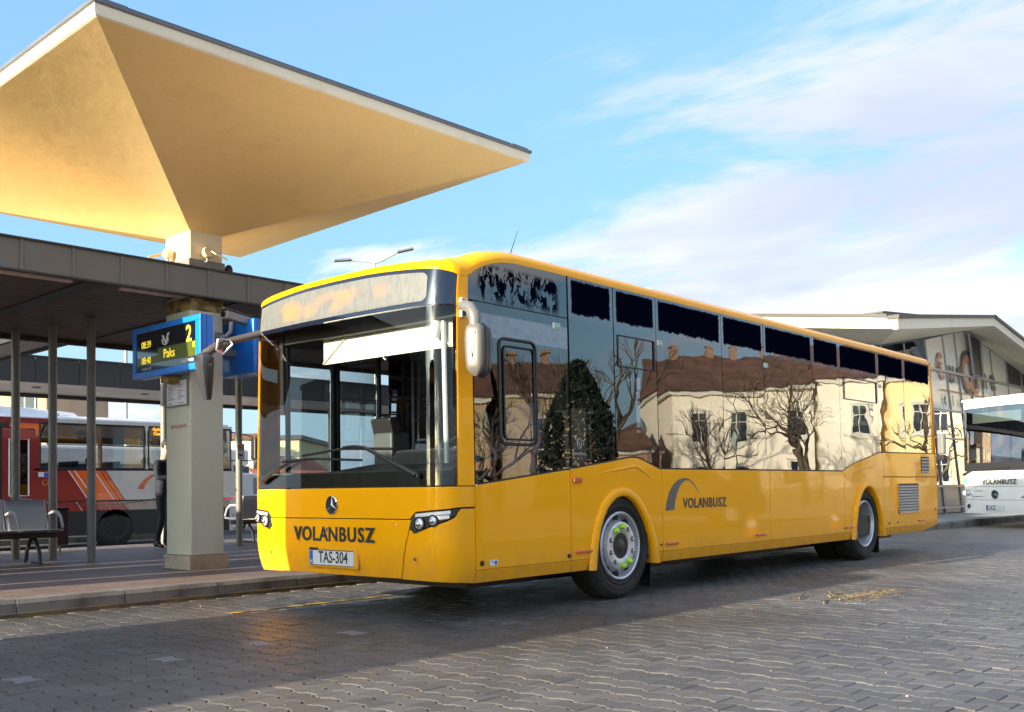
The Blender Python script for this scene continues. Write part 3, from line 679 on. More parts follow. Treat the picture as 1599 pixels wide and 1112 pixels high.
FLM = M('cream_floodlight', (.62, .50, .30), .45, coat=.3)
def flood(label, loc, d, ang):
    t = thing('floodlight', label, 'floodlight', loc, ang, 'floodlights at the column head')
    MB().lathe([(.0, -.045), (.05, -.04), (.066, -.015), (.068, .01), (.06, .03)], (0, 0, .10), (.1, -1, .25), 18).build('lamp_head', FLM, t, smooth=40)
    MB().prism([(.03, -.03, .11), (.22, -.08, .03), (.20, -.12, .015), (.05, -.10, .07)], (0, 0, .02)).build('visor', FLM, t, bevel=.004)
    MB().tube([(0, .05, 0), (0, 0, 0), (0, -.0, .06)], .013, 8).build('stem', GREYM, t)
    return t
flood('small cream floodlight on the road side of the column head', (6.16, 10.67, 3.78), 1, 0)
flood('small cream floodlight on the sunlit left face of the column head', (5.90, 11.12, 3.80), -1, R(190))
t = thing('alarm_sounder', 'dark dome sounder on the canopy edge right of the column head', 'sounder', (6.52, 10.80, 3.69))
MB().ell((0, 0, .05), (.05, .06, .075), 14, 8).build('dome', BLACKP, t, smooth=60); MB().box((0, 0, -.005), (.12, .12, .02)).build('base', GREYM, t)

ns = thing('no_smoking_sign', 'white no smoking notice strapped to the right-hand post', 'notice', (9.155, 14.815, 1.72))
MB().box((0, 0, 0), (.135, .006, .27)).build('plate', PAPER, ns)
MB().lathe([(.036, 0), (.048, 0), (.048, .003), (.036, .003)], (0, -.004, .07), (0, -1, 0), 24, False).box((0, -.005, .07), (.085, .003, .011), (0, R(45), 0)).build('red_ring', REDTXT, ns)
MB().box((-.002, -.0045, .07), (.05, .003, .01)).box((0, -.0045, -.06), (.08, .003, .03)).build('print', DKTXT, ns)

# ================================================================ benches
def bench_mesh(nseat, x0=0.0):
    parts = []
    for k in range(nseat):
        xo = k*.55
        rows = []
        for t in range(9):   # back then seat, one bent perforated sheet
            a = t/8
            if a < .5: b = a/.5; y = .30-.13*b; z = .83-.40*b
            else: b = (a-.5)/.5; y = .17-.47*b; z = .43-.02*math.sin(b*3.1)+.01*b
            rows.append([(xo+x, y, z) for x in (-.255, -.22, 0, .22, .255)])
        parts.append(rows)
    return parts
HOLES = None
def perforated():
    m, N, L = nt('perforated_seat_sheet'); p = N.new('ShaderNodeBsdfPrincipled'); o = N.new('ShaderNodeOutputMaterial'); L.new(p.outputs[0], o.inputs[0])
    tcn = N.new('ShaderNodeTexCoord').outputs['Object']; v = N.new('ShaderNodeTexVoronoi'); v.inputs['Scale'].default_value = 95; v.inputs['Randomness'].default_value = 0; L.new(tcn, v.inputs['Vector'])
    f = rampn(N, L, v.outputs['Distance'], .30, .36); L.new(mixc(N, L, f, (.26, .26, .27), (.48, .48, .49)), p.inputs['Base Color']); p.inputs['Roughness'].default_value = .42; p.inputs['Metallic'].default_value = .2
    return m
PERF = perforated()
def bench(label, loc, n, rot=0, group=None):
    t = thing('bench', label, 'bench', loc, rot, group)
    for i, rows in enumerate(bench_mesh(n)):
        s_ = MB().grid(rows).build('seat', PERF, t, smooth=60); sd = s_.modifiers.new('solid', 'SOLIDIFY'); sd.thickness = .012
        for xx in (-.255, .255): MB().tube([(i*.55+xx, r[0][1], r[0][2]) for r in rows], .014, 8).build('seat_edge', BENCHM, t, smooth=40)
    for i in range(n+1):
        x = i*.55-.275
        MB().tube([(x, .19, .64), (x, .05, .67), (x, -.10, .665), (x, -.21, .60), (x, -.27, .47)], [.016, .02, .022, .02, .018], 8).build('armrest', BENCHM, t, smooth=40)
    MB().b2((-.3, -.07, .33), (n*.55-.25, .07, .40)).build('beam', BLACKP, t, bevel=.006)
    for x in (.0, (n-1)*.55):
        MB().tube([(x, -.24, .0), (x, -.20, .16), (x, -.06, .33)], .026, 8).tube([(x, .24, .0), (x, .20, .16), (x, .06, .33)], .026, 8).tube([(x, -.26, .015), (x, .26, .015)], .014, 6).build('leg', BLACKP, t, smooth=40)
    return t
bench('grey perforated steel bench on the platform left of the column', (4.18, 13.55, .14), 3, 0, 'platform benches')
bench('grey steel bench glimpsed between the column and the yellow bus', (10.95, 15.75, .14), 3, R(180), 'platform benches')
lb = thing('litter_bin', 'narrow dark litter bin standing behind the post by the bench', 'bin', (6.56, 15.8, .14))
MB().b2((-.09, -.12, .12), (.09, .12, .66)).build('body', M('dark_red_bin', (.06, .015, .018), .5), lb, bevel=.015)
MB().lathe([(.016, 0), (.016, .14)], n=8).build('stem', BLACKP, lb); MB().b2((-.10, -.13, .66), (.10, .13, .70)).build('lid', BLACKP, lb, bevel=.01)

# chain between the posts, white with red stretches
CHW = M('white_chain', (.65, .63, .62), .5); CHR = M('red_chain', (.5, .05, .03), .5)
ch = thing('barrier_chain', 'thin red and white plastic chain strung from post to post', 'chain', (7.0, 15.3, 1.0))
_lk = MB().tube([(.032*math.cos(t), .012*math.sin(t), 0) for t in [j*math.pi/4 for j in range(9)]], .0045, 4, False)
LINKW, LINKR = _lk.mesh('chain_link', CHW), _lk.mesh('chain_link', CHR)
ends = [(3.2, 14.7, 1.02), (5.46, 14.62, 1.0), (8.1, 15.6, .96), (9.16, 14.88, .98)]
for (p0, p1) in zip(ends, ends[1:]):
    a, b = Vector(p0), Vector(p1); n = int((b-a).length/.05)
    for k in range(n):
        t0 = k/n; p = a.lerp(b, t0) - Vector((0, 0, .10*4*t0*(1-t0))); d = (b-a).normalized(); up_ = Vector((0, 0, 1)) if k % 2 else d.cross(Vector((0, 0, 1)))
        o = link('chain_link', LINKR if (k//14) % 2 else LINKW, ch); w_ = d.cross(up_)
        q_ = p-ch.location; o.matrix_local = Matrix(((d.x, up_.x, w_.x, q_.x), (d.y, up_.y, w_.y, q_.y), (d.z, up_.z, w_.z, q_.z), (0, 0, 0, 1)))

# boxes added out of frame to block the low sun, leaving only slits
OCCM = M('occluder_panel', (.09, .09, .085), .6)
for i, (y0, y1, x_) in enumerate(((10.45, 10.95, -2.2), (11.17, 12.36, -2.4), (12.60, 13.14, -2.2), (13.37, 14.0, -2.3), (14.24, 16.70, -2.25))):
    t = thing('occluder', 'added unseen kiosk up the platform, ' + ('the one nearest the kerb', 'the broad one behind the kerbside kiosk', 'the slim one left of the middle gap', 'the slim one right of the middle gap', 'the long one at the lane side')[i], 'occluder', (x_, (y0+y1)/2, .14), 0, 'added sun occluders')
    MB().b2((-.8, -(y1-y0)/2, 0), (.8, (y1-y0)/2, 3.1)).build('occluder_body', OCCM, t, bevel=.02); MB().b2((-.9, -(y1-y0)/2-.0, 3.1), (.9, (y1-y0)/2, 3.2)).build('roof', DARKTRIM, t)
    MB().b2((.80, -(y1-y0)/2+.1, .9), (.815, (y1-y0)/2-.1, 2.1)).build('window', SCREEN, t)
# ================================================================ the yellow bus (its own frame: X rearwards from the nose, Y from the visible side across)
bus = thing('city_bus', 'yellow single-deck city bus with VOLÁNBUSZ on its nose and plate TAS-304', 'bus', BUSO, BUSROT)
BW = 2.55; YC = BW/2
def tum(z): return .02*max(0, (z-1.2)/1.7) + (.03*max(0, (.405-z)/.1) if z < .405 else 0)
def Fs(x, z): return Vector((x, tum(z), z)), Vector((0, -1, 0))
def Fo(x, z): return Vector((x, BW-tum(z), z)), Vector((0, 1, 0))
# plan of the nose: polyline from one side seam round to the other
def plan_half():
    pts = [(.05*(y/1.085)**2, y) for y in [i*1.085/24 for i in range(25)]]
    for k in range(1, 13):
        a = math.pi/2*k/12; pts.append((.24-.19*math.cos(a), 1.085+.19*math.sin(a)))
    pts += [(.24+(.15)*i/4, 1.275) for i in range(1, 5)]
    return pts
_ph = plan_half(); _sl = [0]
for a, b in zip(_ph, _ph[1:]): _sl.append(_sl[-1]+math.hypot(a[0]-b[0], a[1]-b[1]))
SMAX = _sl[-1]
def plan(s):
    a = min(abs(s), SMAX-1e-9); i = 0
    while _sl[i+1] < a: i += 1
    t = (a-_sl[i])/(_sl[i+1]-_sl[i]); x = _ph[i][0]*(1-t)+_ph[i+1][0]*t; y = _ph[i][1]*(1-t)+_ph[i+1][1]*t
    return x, math.copysign(y, s)
def s_of_y(y):      # arc position of a Y on the flat front or the corner
    yy = abs(y-YC); i = 0
    while i < len(_ph)-2 and _ph[i+1][1] < yy: i += 1
    t = (yy-_ph[i][1])/max(1e-9, _ph[i+1][1]-_ph[i][1]); return math.copysign(_sl[i]+t*(_sl[i+1]-_sl[i]), YC-y)   # s>0 towards the visible side (Y=0)
def s_of_x(x, side=1):   # arc position on the corner/side part, by X
    for i in range(24, len(_ph)-1):
        if _ph[i][0] <= x <= _ph[i+1][0]+1e-9:
            t = (x-_ph[i][0])/(_ph[i+1][0]-_ph[i][0]); return side*(_sl[i]+t*(_sl[i+1]-_sl[i]))
    return side*SMAX
def lean(z):
    l = .02*min(1, max(0, (z-1.1)/1.37))
    if z > 2.47: l += .035*((z-2.47)/.33)**1.5
    if z < .6: l += .05*((.6-z)/.27)**1.5
    return l
def narrow(z): return tum(z)
def Ff0(s, z):
    x, y = plan(s); k = 1-narrow(z)/1.275
    # the lean fades out on the straight side part behind the corner
    f = 1 if x < .2 else max(0, 1-(x-.2)/.19)
    return Vector((x+lean(z)*f, YC-y*k, z))
def Ff(s, z):
    e = .004; p = Ff0(s, z); a = Ff0(s+e, z)-Ff0(s-e, z); b = Ff0(s, z+e)-Ff0(s, z-e); n = a.cross(b)
    if n.length < 1e-9: n = Vector((-1, 0, 0))
    n.normalize()
    if n.dot(Vector((-1, 0, 0))) + n.dot(Vector((0, -1 if s > 0 else 1, 0)))*.8 < 0: n = -n
    return p, n
def val(f, s, i): return f(s) if callable(f) else (f[i] if isinstance(f, (list, tuple)) else f)
def lin(pts):
    pts = sorted(pts)
    def g(s):
        if s <= pts[0][0]: return pts[0][1]
        for (a, u), (b, v) in zip(pts, pts[1:]):
            if s <= b: return u+(v-u)*(s-a)/(b-a)
        return pts[-1][1]
    return g
def span(a, b, n, extra=()):
    l = [a+(b-a)*i/n for i in range(n+1)]
    for e in extra:
        if min(a, b) < e < max(a, b) and min(abs(e-q_) for q_ in l) > 1e-4: l.append(e)
    return sorted(l)
def patch(name, F, ss, lo, hi, nz, mat, parent, depth=.018, proud=0., smooth=35, u0=None, bevel=0, sfun=None, label=None, tilt=(0, 0)):
    """a panel on surface F: columns at ss, from lo to hi; its rim turns inwards by depth"""
    n = len(ss); V = []; UV = []; Nn = []
    for i, s in enumerate(ss):
        a, b = val(lo, s, i), val(hi, s, i)
        for j in range(nz+1):
            z = a+(b-a)*j/nz; s_ = sfun(i/(n-1), z) if sfun else s
            p, nn = F(s_, z); V.append(p+nn*(proud+tilt[0]*(s-(ss[0]+ss[-1])/2)+tilt[1]*(z-2.05))); Nn.append(nn); UV.append((s_, z))
    f = []
    for i in range(n-1):
        for j in range(nz): f.append([i*(nz+1)+j, (i+1)*(nz+1)+j, (i+1)*(nz+1)+j+1, i*(nz+1)+j+1])
    c = f[len(f)//2]; g = (V[c[1]]-V[c[0]]).cross(V[c[3]]-V[c[0]])
    flip = g.dot(Nn[c[0]]) < 0
    loop = [i*(nz+1) for i in range(n)] + [(n-1)*(nz+1)+j for j in range(1, nz+1)] + [i*(nz+1)+nz for i in range(n-2, -1, -1)] + [j for j in range(nz-1, 0, -1)]
    if depth:
        b0 = len(V); m_ = len(loop)
        for k in loop: V.append(V[k]-Nn[k]*depth); UV.append(UV[k])
        for k in range(m_): f.append([loop[(k+1) % m_], loop[k], b0+k, b0+(k+1) % m_])
    if flip: f = [q_[::-1] for q_ in f]
    me = bpy.data.meshes.new(name); me.from_pydata([tuple(v) for v in V], [], f); me.materials.append(mat)
    uvl = me.uv_layers.new(name='UVMap'); base = ss[0] if u0 is None else u0
    wdt = abs(ss[-1]-ss[0])
    for l in me.loops:
        u, v = UV[l.vertex_index]; d = min(abs(u-ss[0]), abs(ss[-1]-u)) if u0 is None else u-u0; uvl.data[l.index].uv = (d, v)
    me.update()
    if smooth: me.polygons.foreach_set('use_smooth', [True]*len(me.polygons)); me.set_sharp_from_angle(angle=R(smooth))
    o = link(name, me, parent)
    if bevel:
        b = o.modifiers.new('bevel', 'BEVEL'); b.width = bevel; b.segments = 2; b.limit_method = 'ANGLE'; b.angle_limit = R(50)
    if label: o['label'] = label
    return o
G = .004     # half a panel gap
winlo = lin([(.39, 1.078), (1.62, 1.211), (2.534, 1.325), (2.64, 1.325), (2.72, 1.31), (3.04, 1.219), (7.40, 1.216), (7.72, 1.303), (8.70, 1.486), (10.9, 1.504)])
wintop = lin([(.30, 2.64), (.352, 2.713), (.441, 2.777), (.554, 2.831), (.65, 2.862), (.748, 2.884), (.907, 2.902), (1.2, 2.905), (10.9, 2.905)])
FA = [(1.94, .30), (1.955, .41), (1.975, .53), (2.01, .66), (2.06, .755), (2.12, .84), (2.19, .898), (2.27, .94), (2.36, .955), (2.45, .95), (2.52, .925), (2.60, .875), (2.68, .797), (2.75, .71), (2.806, .609), (2.86, .49), (2.89, .407), (2.92, .30)]
RA = [(7.76, .30), (7.775, .41), (7.80, .52), (7.85, .68), (7.925, .83), (8.02, .93), (8.13, .985), (8.24, .995), (8.355, .965), (8.47, .88), (8.575, .774), (8.65, .64), (8.70, .50), (8.73, .41), (8.76, .30)]
farch, rarch = lin(FA), lin(RA)
CRZ = .405
def lower_panel(name, x0, x1, F=Fs, arch=None, top=None, lo=CRZ, n=None, extra=()):
    tp = top or (lambda x: winlo(x)-.012)
    xs = span(x0+G, x1-G, n or max(4, int((x1-x0)/.12)), list(extra) + [p[0] for p in (FA if arch is farch else RA if arch is rarch else ())] + [2.534, 2.64, 2.72, 3.04, 7.40, 7.72, 8.70])
    if arch is None: lof = lo
    else: lof = lambda x: max(lo, arch(x)+.001) if (FA if arch is farch else RA)[0][0] < x < (FA if arch is farch else RA)[-1][0] else lo
    return patch(name, F, xs, lof, tp, 8, YEL, bus, bevel=.004)
lower_panel('body_panel', .39, 1.605)
lower_panel('wheel_panel', 1.605, 3.072, arch=farch)
lower_panel('body_panel', 3.072, 5.357)
lower_panel('body_panel', 5.357, 7.47)
lower_panel('wheel_panel', 7.47, 8.83, arch=rarch)
lower_panel('engine_panel', 8.83, 10.98, top=lambda x: winlo(x)-.012, lo=1.137)
lower_panel('engine_flap', 8.83, 9.205, top=lambda x: 1.128, lo=CRZ)
rear_cr = lin([(8.8, .405), (10.34, .405), (11.05, .505)]); rear_sk = lin([(8.8, .303), (10.40, .300), (11.05, .385)])
patch('engine_flap', Fs, span(9.205+G, 11.04, 16, (10.34,)), rear_cr, 1.128, 8, YEL, bus, bevel=.004)
for a, b in ((.39, 1.62), (1.62, 1.945), (2.915, 3.075), (3.075, 5.365), (5.365, 7.50), (7.50, 7.765), (8.755, 9.215)):
    patch('skirt', Fs, span(a+G, b-G, max(2, int((b-a)/.3))), .302, CRZ-.003, 2, YEL, bus, bevel=.003)
patch('skirt', Fs, span(9.215+G, 11.04, 14, (10.34, 10.40)), rear_sk, lambda x: rear_cr(x)-.003, 2, YEL, bus, bevel=.003)
# arch lips
for pts, nm in ((FA, 'wheel_arch'), (RA, 'wheel_arch')):
    cxm = sum(p[0] for p in pts)/len(pts); mb = MB(); rows = []
    for off, y in ((0, .10), (0, -.022), (.012, -.032), (.06, -.030), (.078, -.018), (.085, .004)):
        row = []
        for i, (x, z) in enumerate(pts):
            a, b = Vector(pts[max(0, i-1)]), Vector(pts[min(len(pts)-1, i+1)]); t = (b-a).normalized(); nrm = Vector((-t.y, t.x))
            row.append((x+nrm.x*off, y, z+nrm.y*off if z > .3 else z))
        rows.append(row)
    mb.grid(rows).build(nm, YEL, bus, smooth=50, fix=True)
    # dark wheel well
    mb = MB(); mb.grid([[(x+(.02 if x > cxm else -.02), y, z+.015) for x, z in pts] for y in (.01, .95)]).build('wheel_well', BLACK, bus)
    mb = MB(); mb.prism([(x+(.02 if x > cxm else -.02), .95, z+.015) for x, z in pts], (0, .01, 0)).build('wheel_well_back', BLACK, bus)
# swage over the front arch
MB().tube([(2.0, .006, 1.165), (2.3, .004, 1.20), (2.62, .002, 1.235), (2.80, .004, 1.17), (2.93, .006, 1.09)], [.006, .014, .016, .014, .006], 8).build('swage', YEL, bus, smooth=60)
MB().tube([(7.62, .006, 1.16), (7.95, .003, 1.235), (8.35, .003, 1.28), (8.65, .006, 1.30)], [.004, .012, .012, .004], 8).build('swage', YEL, bus, smooth=60)

# ---- nose
SL = s_of_x(.195); SLF = s_of_x(.075); SS = SMAX            # glass edge (visible side, door side) and side seam
def sy(y): return s_of_y(y)
dtop = lambda s: lin([(0, 2.806), (.40, 2.803), (.65, 2.793), (.85, 2.779), (1.0, 2.766), (1.10, 2.754), (1.18, 2.743), (1.26, 2.728), (1.33, 2.713), (SL, 2.703), (SS, 2.72)])(abs(s))
hoodlo = lambda s: lin([(0, .812), (.905, .812), (.965, .866), (1.30, .893), (SL, .90), (SS, .90)])(abs(s))
hllo = lambda s: lin([(0, .755), (.885, .755), (.962, .700), (1.07, .742), (1.25, .800), (1.33, .835), (1.36, .893), (SS, .893)])(abs(s))
patch('windscreen', Ff, span(-SLF, SL, 48), 1.07, 2.462, 14, WS, bus, depth=.006, smooth=60)
patch('screen_frit', Ff, span(-SLF, SL, 48), 1.065, 1.185, 2, BLACK, bus, depth=0, proud=-.012, smooth=60)
patch('destination_frame', Ff, span(-SLF, SL, 48), 2.47, dtop, 8, SCREEN, bus, depth=.02, smooth=60)
def dround(s):
    e = min(1, max(0, (sy(.175)-s)/.07)); return .055*(1-(1-(1-e)**2)**.5)
dp = patch('destination_glass', Ff, span(sy(2.40), sy(.18), 60, [sy(.18+.01*k) for k in range(1, 7)]), lambda s: 2.505+dround(s), lambda s: dtop(s)-.03-dround(s), 6, DESTM, bus, depth=.004, proud=.004, smooth=60, u0=sy(2.40))
patch('hood_panel', Ff, span(-SS+G, SS-G, 60, (.905, -.905, .965, -.965)), hoodlo, 1.06, 5, YEL, bus, bevel=.004)
# bumper: centre with slanted ends, two corners, two headlights
def slant(z, side): y = .364+(.503-.364)*(.79-z)/(.79-.337); return sy(y) if side > 0 else sy(BW-y)
botz = lambda s: lin([(0, .338), (.75, .334), (1.2, .325), (SS, .302)])(abs(s))
patch('front_bumper', Ff, [i/30 for i in range(31)], lambda s: botz(0), .805, 8, YEL, bus, bevel=.004, sfun=lambda u, z: slant(z, -1)*(1-u)+slant(z, 1)*u - 0)
for sd in (1, -1):
    def cf(u, z, sd=sd): a = slant(min(z, .79), sd)+sd*.010; return a+(sd*(SS-G)-a)*u
    def chi(u, sd=sd): s = cf(u, .75); return hllo(s)-.006
    patch('bumper_corner', Ff, [i/24 for i in range(25)], lambda u: botz(cf(u, .34)), chi, 8, YEL, bus, bevel=.004, sfun=cf)
    hs = span(sd*.880, sd*1.352, 24, (sd*.885, sd*.962, sd*.965, sd*.905))
    hl = patch('headlight', Ff, hs, lambda s: hllo(s)+.006, lambda s: hoodlo(s)-.008 if abs(s) > .905 else .805, 5, BLACKP, bus, depth=.03, proud=-.004)
    hs2 = span(sd*.968, sd*1.28, 18)
    patch('light_strip', Ff, hs2, lambda s: hoodlo(s)-.040, lambda s: hoodlo(s)-.014, 2, M('running_light_%d' % sd, (.8, .82, .85), .15, coat=1), hl, depth=.004, proud=.006)
    patch('reflector_bowl', Ff, span(sd*1.14, sd*1.27, 8), lambda s: hoodlo(s)-.075, lambda s: hoodlo(s)-.046, 2, LAMPG, hl, depth=.004, proud=.002)
    for yy, zz, rr in ((.268, .777, .050), (.135, .800, .042)):
        y_ = yy if sd > 0 else BW-yy; p, nn = Ff(sy(y_), zz); nn = (nn+Vector((-.6, 0, 0))).normalized()
        MB().lathe([(rr*1.12, -.02), (rr*1.12, .010), (rr*.96, .014), (rr*.9, .004)], p, nn, 24, False).build('lamp_bezel', BLACK, hl, smooth=40)
        MB().lathe([(rr*.95, .002), (rr*.8, .012), (rr*.4, .020), (0, .022)], p, nn, 24).build('lamp_lens', LAMPG, hl, smooth=60)
        MB().lathe([(rr*.45, .0205), (rr*.38, .030), (0, .034)], p, nn, 18).build('projector', CHROME, hl, smooth=60)
    patch('seam_strip', Ff, span(sd*1.345, sd*SS, 8), .878, .892, 1, BLACK, bus, depth=.004, proud=-.006)
    # pillar, from the glass edge round to the side seam
    ptop = lambda s: lin([(SL, 2.675), (s_of_x(.30), 2.645), (SS, 2.75)])(abs(s))
    SE = SL if sd > 0 else SLF
    pl = patch('screen_pillar', Ff, span(sd*(SE+.006), sd*(SS-.004), 16), 1.066, lambda s: 2.455, 14, YEL, bus, bevel=.004)
    patch('screen_pillar', Ff, span(sd*(SE+.006), sd*(s_of_x(.345)), 16), 2.463, lambda s: lin([(SL, 2.705), (s_of_x(.30), 2.705), (s_of_x(.36), 2.725), (SS, 2.745)])(abs(s)) if abs(s) > SL else dtop(s), 5, YEL, bus, bevel=.003)
    y_ = .325 if sd > 0 else BW-.36
    p, nn = Ff(sy(y_), .50); MB().lathe([(.030, -.004), (.028, .004), (.020, .002), (.018, -.002)], p, nn, 20).build('parking_sensor', YEL, bus, smooth=40)
    MB().lathe([(.014, -.004), (.013, .007), (0, .008)], p, nn, 14).build('sensor_cap', CHROME, bus, smooth=40)
    p, nn = Ff(sy(.52 if sd > 0 else BW-.42), .765); MB().lathe([(.007, 0), (.006, .004), (0, .005)], p, nn, 10).build('bolt_head', CHROME, bus)
if False: patch('bumper_foot', Ff, span(-1.30, 1.30, 30), lambda s: botz(s)-.03, lambda s: botz(s)+.004, 1, BLACK, bus, depth=.3, proud=-.03)

# emblem, lettering, plate
p, nn = Ff(0, .920); p = p+Vector((-.002, 0, 0))
e = MB().lathe([(.078, -.01), (.078, .008), (.070, .012), (.070, -.004)], p, (-1, 0, 0), 36, False).build('star_emblem', CHROME, bus, smooth=40)
MB().lathe([(.071, .001), (0, .002)], p, (-1, 0, 0), 36).build('emblem_disc', BLACKP, e)
stm = MB()
for k in range(3):
    a = R(90+120*k); d = Vector((0, math.cos(a), math.sin(a))); w = Vector((0, -math.sin(a), math.cos(a)))
    b0 = p+Vector((-.003, 0, 0)); stm._add([b0+w*.010, b0+d*.072, b0-w*.010, b0+Vector((-.010, 0, 0))], [[0, 1, 3], [1, 2, 3], [0, 3, 2]])
stm.build('emblem_star', CHROME, e)
def volan(org, right, up, H, mat, parent, ext=.002, prefix='lettering'):
    """VOLÁNBUSZ set wide, the accent tucked in beside the A as on the bus"""
    o, r_, u_ = Vector(org), Vector(right).normalized(), Vector(up).normalized(); n_ = r_.cross(u_); x = 0; out = []
    sz = H/.70
    adv = {'V': .98, 'O': 1.17, 'L': .84, 'A': 1.02, 'N': 1.14, 'B': .95, 'U': 1.06, 'S': .90, 'Z': .95}
    tot = sum(adv[c] for c in 'VOLANBUSZ')*H
    x = -tot/2
    for i, c in enumerate('VOLANBUSZ'):
        w = adv[c]*H
        out.append(text('letter', c, sz, mat, parent, o+r_*(x+w/2), r_, u_, ext, H*.034))
        if i == 3:
            q0 = o+r_*(x+w*.80)+u_*(H*.22); MB().prism([q0, q0+r_*H*.10, q0+r_*H*.16+u_*H*.28, q0+r_*H*.03+u_*H*.28], n_*ext).build('letter', mat, parent)
        x += w
    return out
volan(Ff(0, .672)[0]+Vector((-.003, 0, 0)), (0, -1, 0), (0, 0, 1), .117, DGREY_PRINT, bus)
px_ = Ff(0, .48)[0]
rc = MB().box(px_+Vector((.0, -.0, .0))+Vector((-.002, .015, 0)), (.02, .66, .175)).build('plate_recess', M('plate_shadow_panel', (.80, .36, .008), .45), bus, bevel=.012)
pt = MB().box(px_+Vector((-.016, .015, 0)), (.008, .575, .132)).build('number_plate', PLATEW, bus, bevel=.004)
MB().box(px_+Vector((-.0205, .015+.265, -.002)), (.002, .042, .112)).build('plate_band', PLATEB, pt)
text('country_letter', 'H', .042, PLATEW, pt, px_+Vector((-.0218, .28, -.035)), (0, -1, 0), (0, 0, 1), .0005, .0008)
text('plate_text', 'TAS-304', .135, DKTXT, pt, px_+Vector((-.0212, -.010, 0)), (0, -1, 0), (0, 0, 1), .0006, .002, sx=.80)
for y0, y1, z0, z1 in ((-.27, .30, .059, .066), (-.27, .30, -.066, -.061)): MB().b2(px_+Vector((-.022, y0, z0)), px_+Vector((-.0195, y1, z1))).build('plate_frame', BLACK, pt)
MB().b2(px_+Vector((-.0225, .20, .0665)), px_+Vector((-.010, .303, .082))).build('plate_clip', DKTXT, pt)

# ---- side glass: one pane per bay, black rubber between
TILT = [(.002, -.001), (-.003, .002), (.0035, .0), (-.002, -.0015), (.003, .002), (-.0015, .001), (.004, -.001), (-.003, .0015), (.002, .0025)]
DIV = [1.625, 2.305, 3.028, 4.315, 5.292, 6.59, 7.398, 8.71, 9.74, 10.86]
for i, (a, b) in enumerate(zip(DIV, DIV[1:])):
    w = patch('side_window', Fs, span(a+.006, b-.006, 14, (2.534, 2.64, 2.72, 3.04, 7.72, 8.70)), lambda x: winlo(x)+.004, 2.900, 10, SIDEG, bus, depth=.008, smooth=30, tilt=TILT[i % 9])
    w['label'] = ('tinted side window behind the driver', 'tinted side window with a hopper pane over the front wheel', 'tinted side window behind the front wheel', 'long tinted side window above the lettering', 'tinted side window amidships', 'long tinted side window aft of the middle', 'narrow tinted side window before the rear wheel', 'tinted side window with a hopper pane over the rear wheel', 'tinted side window before the last one') [i] if i < 9 else 'rearmost tinted side window'
    if i in (1, 6):
        x0, x1 = (a+.06, b-.05) if i == 1 else (a+.15, b-.06); z0, z1 = (2.17, 2.46)
        fr_ = MB()
        for (p0, p1) in (((x0, z0), (x1, z0)), ((x1, z0), (x1, z1)), ((x1, z1), (x0, z1)), ((x0, z1), (x0, z0))):
            fr_.tube([Fs(*p0)[0]+Vector((0, -.006, 0)), Fs(*p1)[0]+Vector((0, -.006, 0))], .010 if p0[0] == p1[0] and p0[0] == x1 else .006, 6)
        fr_.build('hopper_frame', BLACK, w)
for d in DIV: patch('window_rubber', Fs, [d-.02, d+.02], lambda x: winlo(x)+.003, 2.898, 8, BLACK, bus, depth=.01, proud=-.014)
patch('window_rail', Fs, span(1.63, 10.86, 60, (2.534, 2.64, 2.72, 3.04, 7.40, 7.72, 8.70)), lambda x: winlo(x)-.012, lambda x: winlo(x)+.006, 1, BLACK, bus, depth=.012, proud=-.006)
# driver's window: upper field, lower field with a framed sliding pane
dw0, dw1 = .392, 1.605
tp_ = lambda x: wintop(x)-.004
patch('driver_window', Fs, span(.35, dw1, 20, (.441, .554, .748, .907)), lambda x: 2.530, tp_, 6, DRVG, bus, depth=.008)
w = patch('driver_window', Fs, span(dw0+.004, dw1, 14), lambda x: winlo(x)+.004, 2.522, 12, DRVG, bus, depth=.008)
patch('window_rail', Fs, span(.36, 1.61, 10), lambda x: winlo(x)-.012, lambda x: winlo(x)+.006, 1, BLACK, bus, depth=.012, proud=-.006)
patch('window_rubber', Fs, [1.600, 1.622], 1.2, 2.898, 8, BLACK, bus, depth=.01, proud=-.012)
fr_ = MB()
def rrect(x0, x1, z0, z1, r=.06):
    out = []
    for cx_2, cz, a0 in ((x1-r, z1-r, 0), (x0+r, z1-r, 90), (x0+r, z0+r, 180), (x1-r, z0+r, 270)):
        for k in range(5): a = R(a0+k*22.5); out.append((cx_2+r*math.cos(a), cz+r*math.sin(a)))
    return out + [out[0]]
fr_.tube([Fs(x, z)[0]+Vector((0, -.004, 0)) for x, z in rrect(.70, 1.155, 1.40, 2.26)], .013, 6)
fr_.tube([Fs(x, z)[0]+Vector((0, -.008, 0)) for x, z in rrect(.745, 1.13, 1.44, 2.20, .04)], .008, 6)
fr_.build('sliding_frame', BLACK, w, smooth=50)
GRN = M('green_exit_sticker', (.10, .42, .22), .4)
for x, z in ((1.447, 2.44), (3.085, 2.455), (5.33, 2.425), (8.80, 2.42)):
    s_ = MB().box(Fs(x, z)[0]+Vector((0, -.004, 0)), (.105, .004, .052)).build('exit_sticker', PAPER, bus)
    MB().box(Fs(x+.012, z)[0]+Vector((0, -.0075, 0)), (.066, .003, .042)).build('sticker_field', GRN, s_)
    MB().box(Fs(x+.012, z)[0]+Vector((0, -.010, 0)), (.04, .002, .010)).box(Fs(x-.038, z)[0]+Vector((0, -.0065, 0)), (.012, .002, .030)).build('sticker_print', PAPER, s_)
WSTK = M('pale_window_print', (.35, .37, .42), .5)
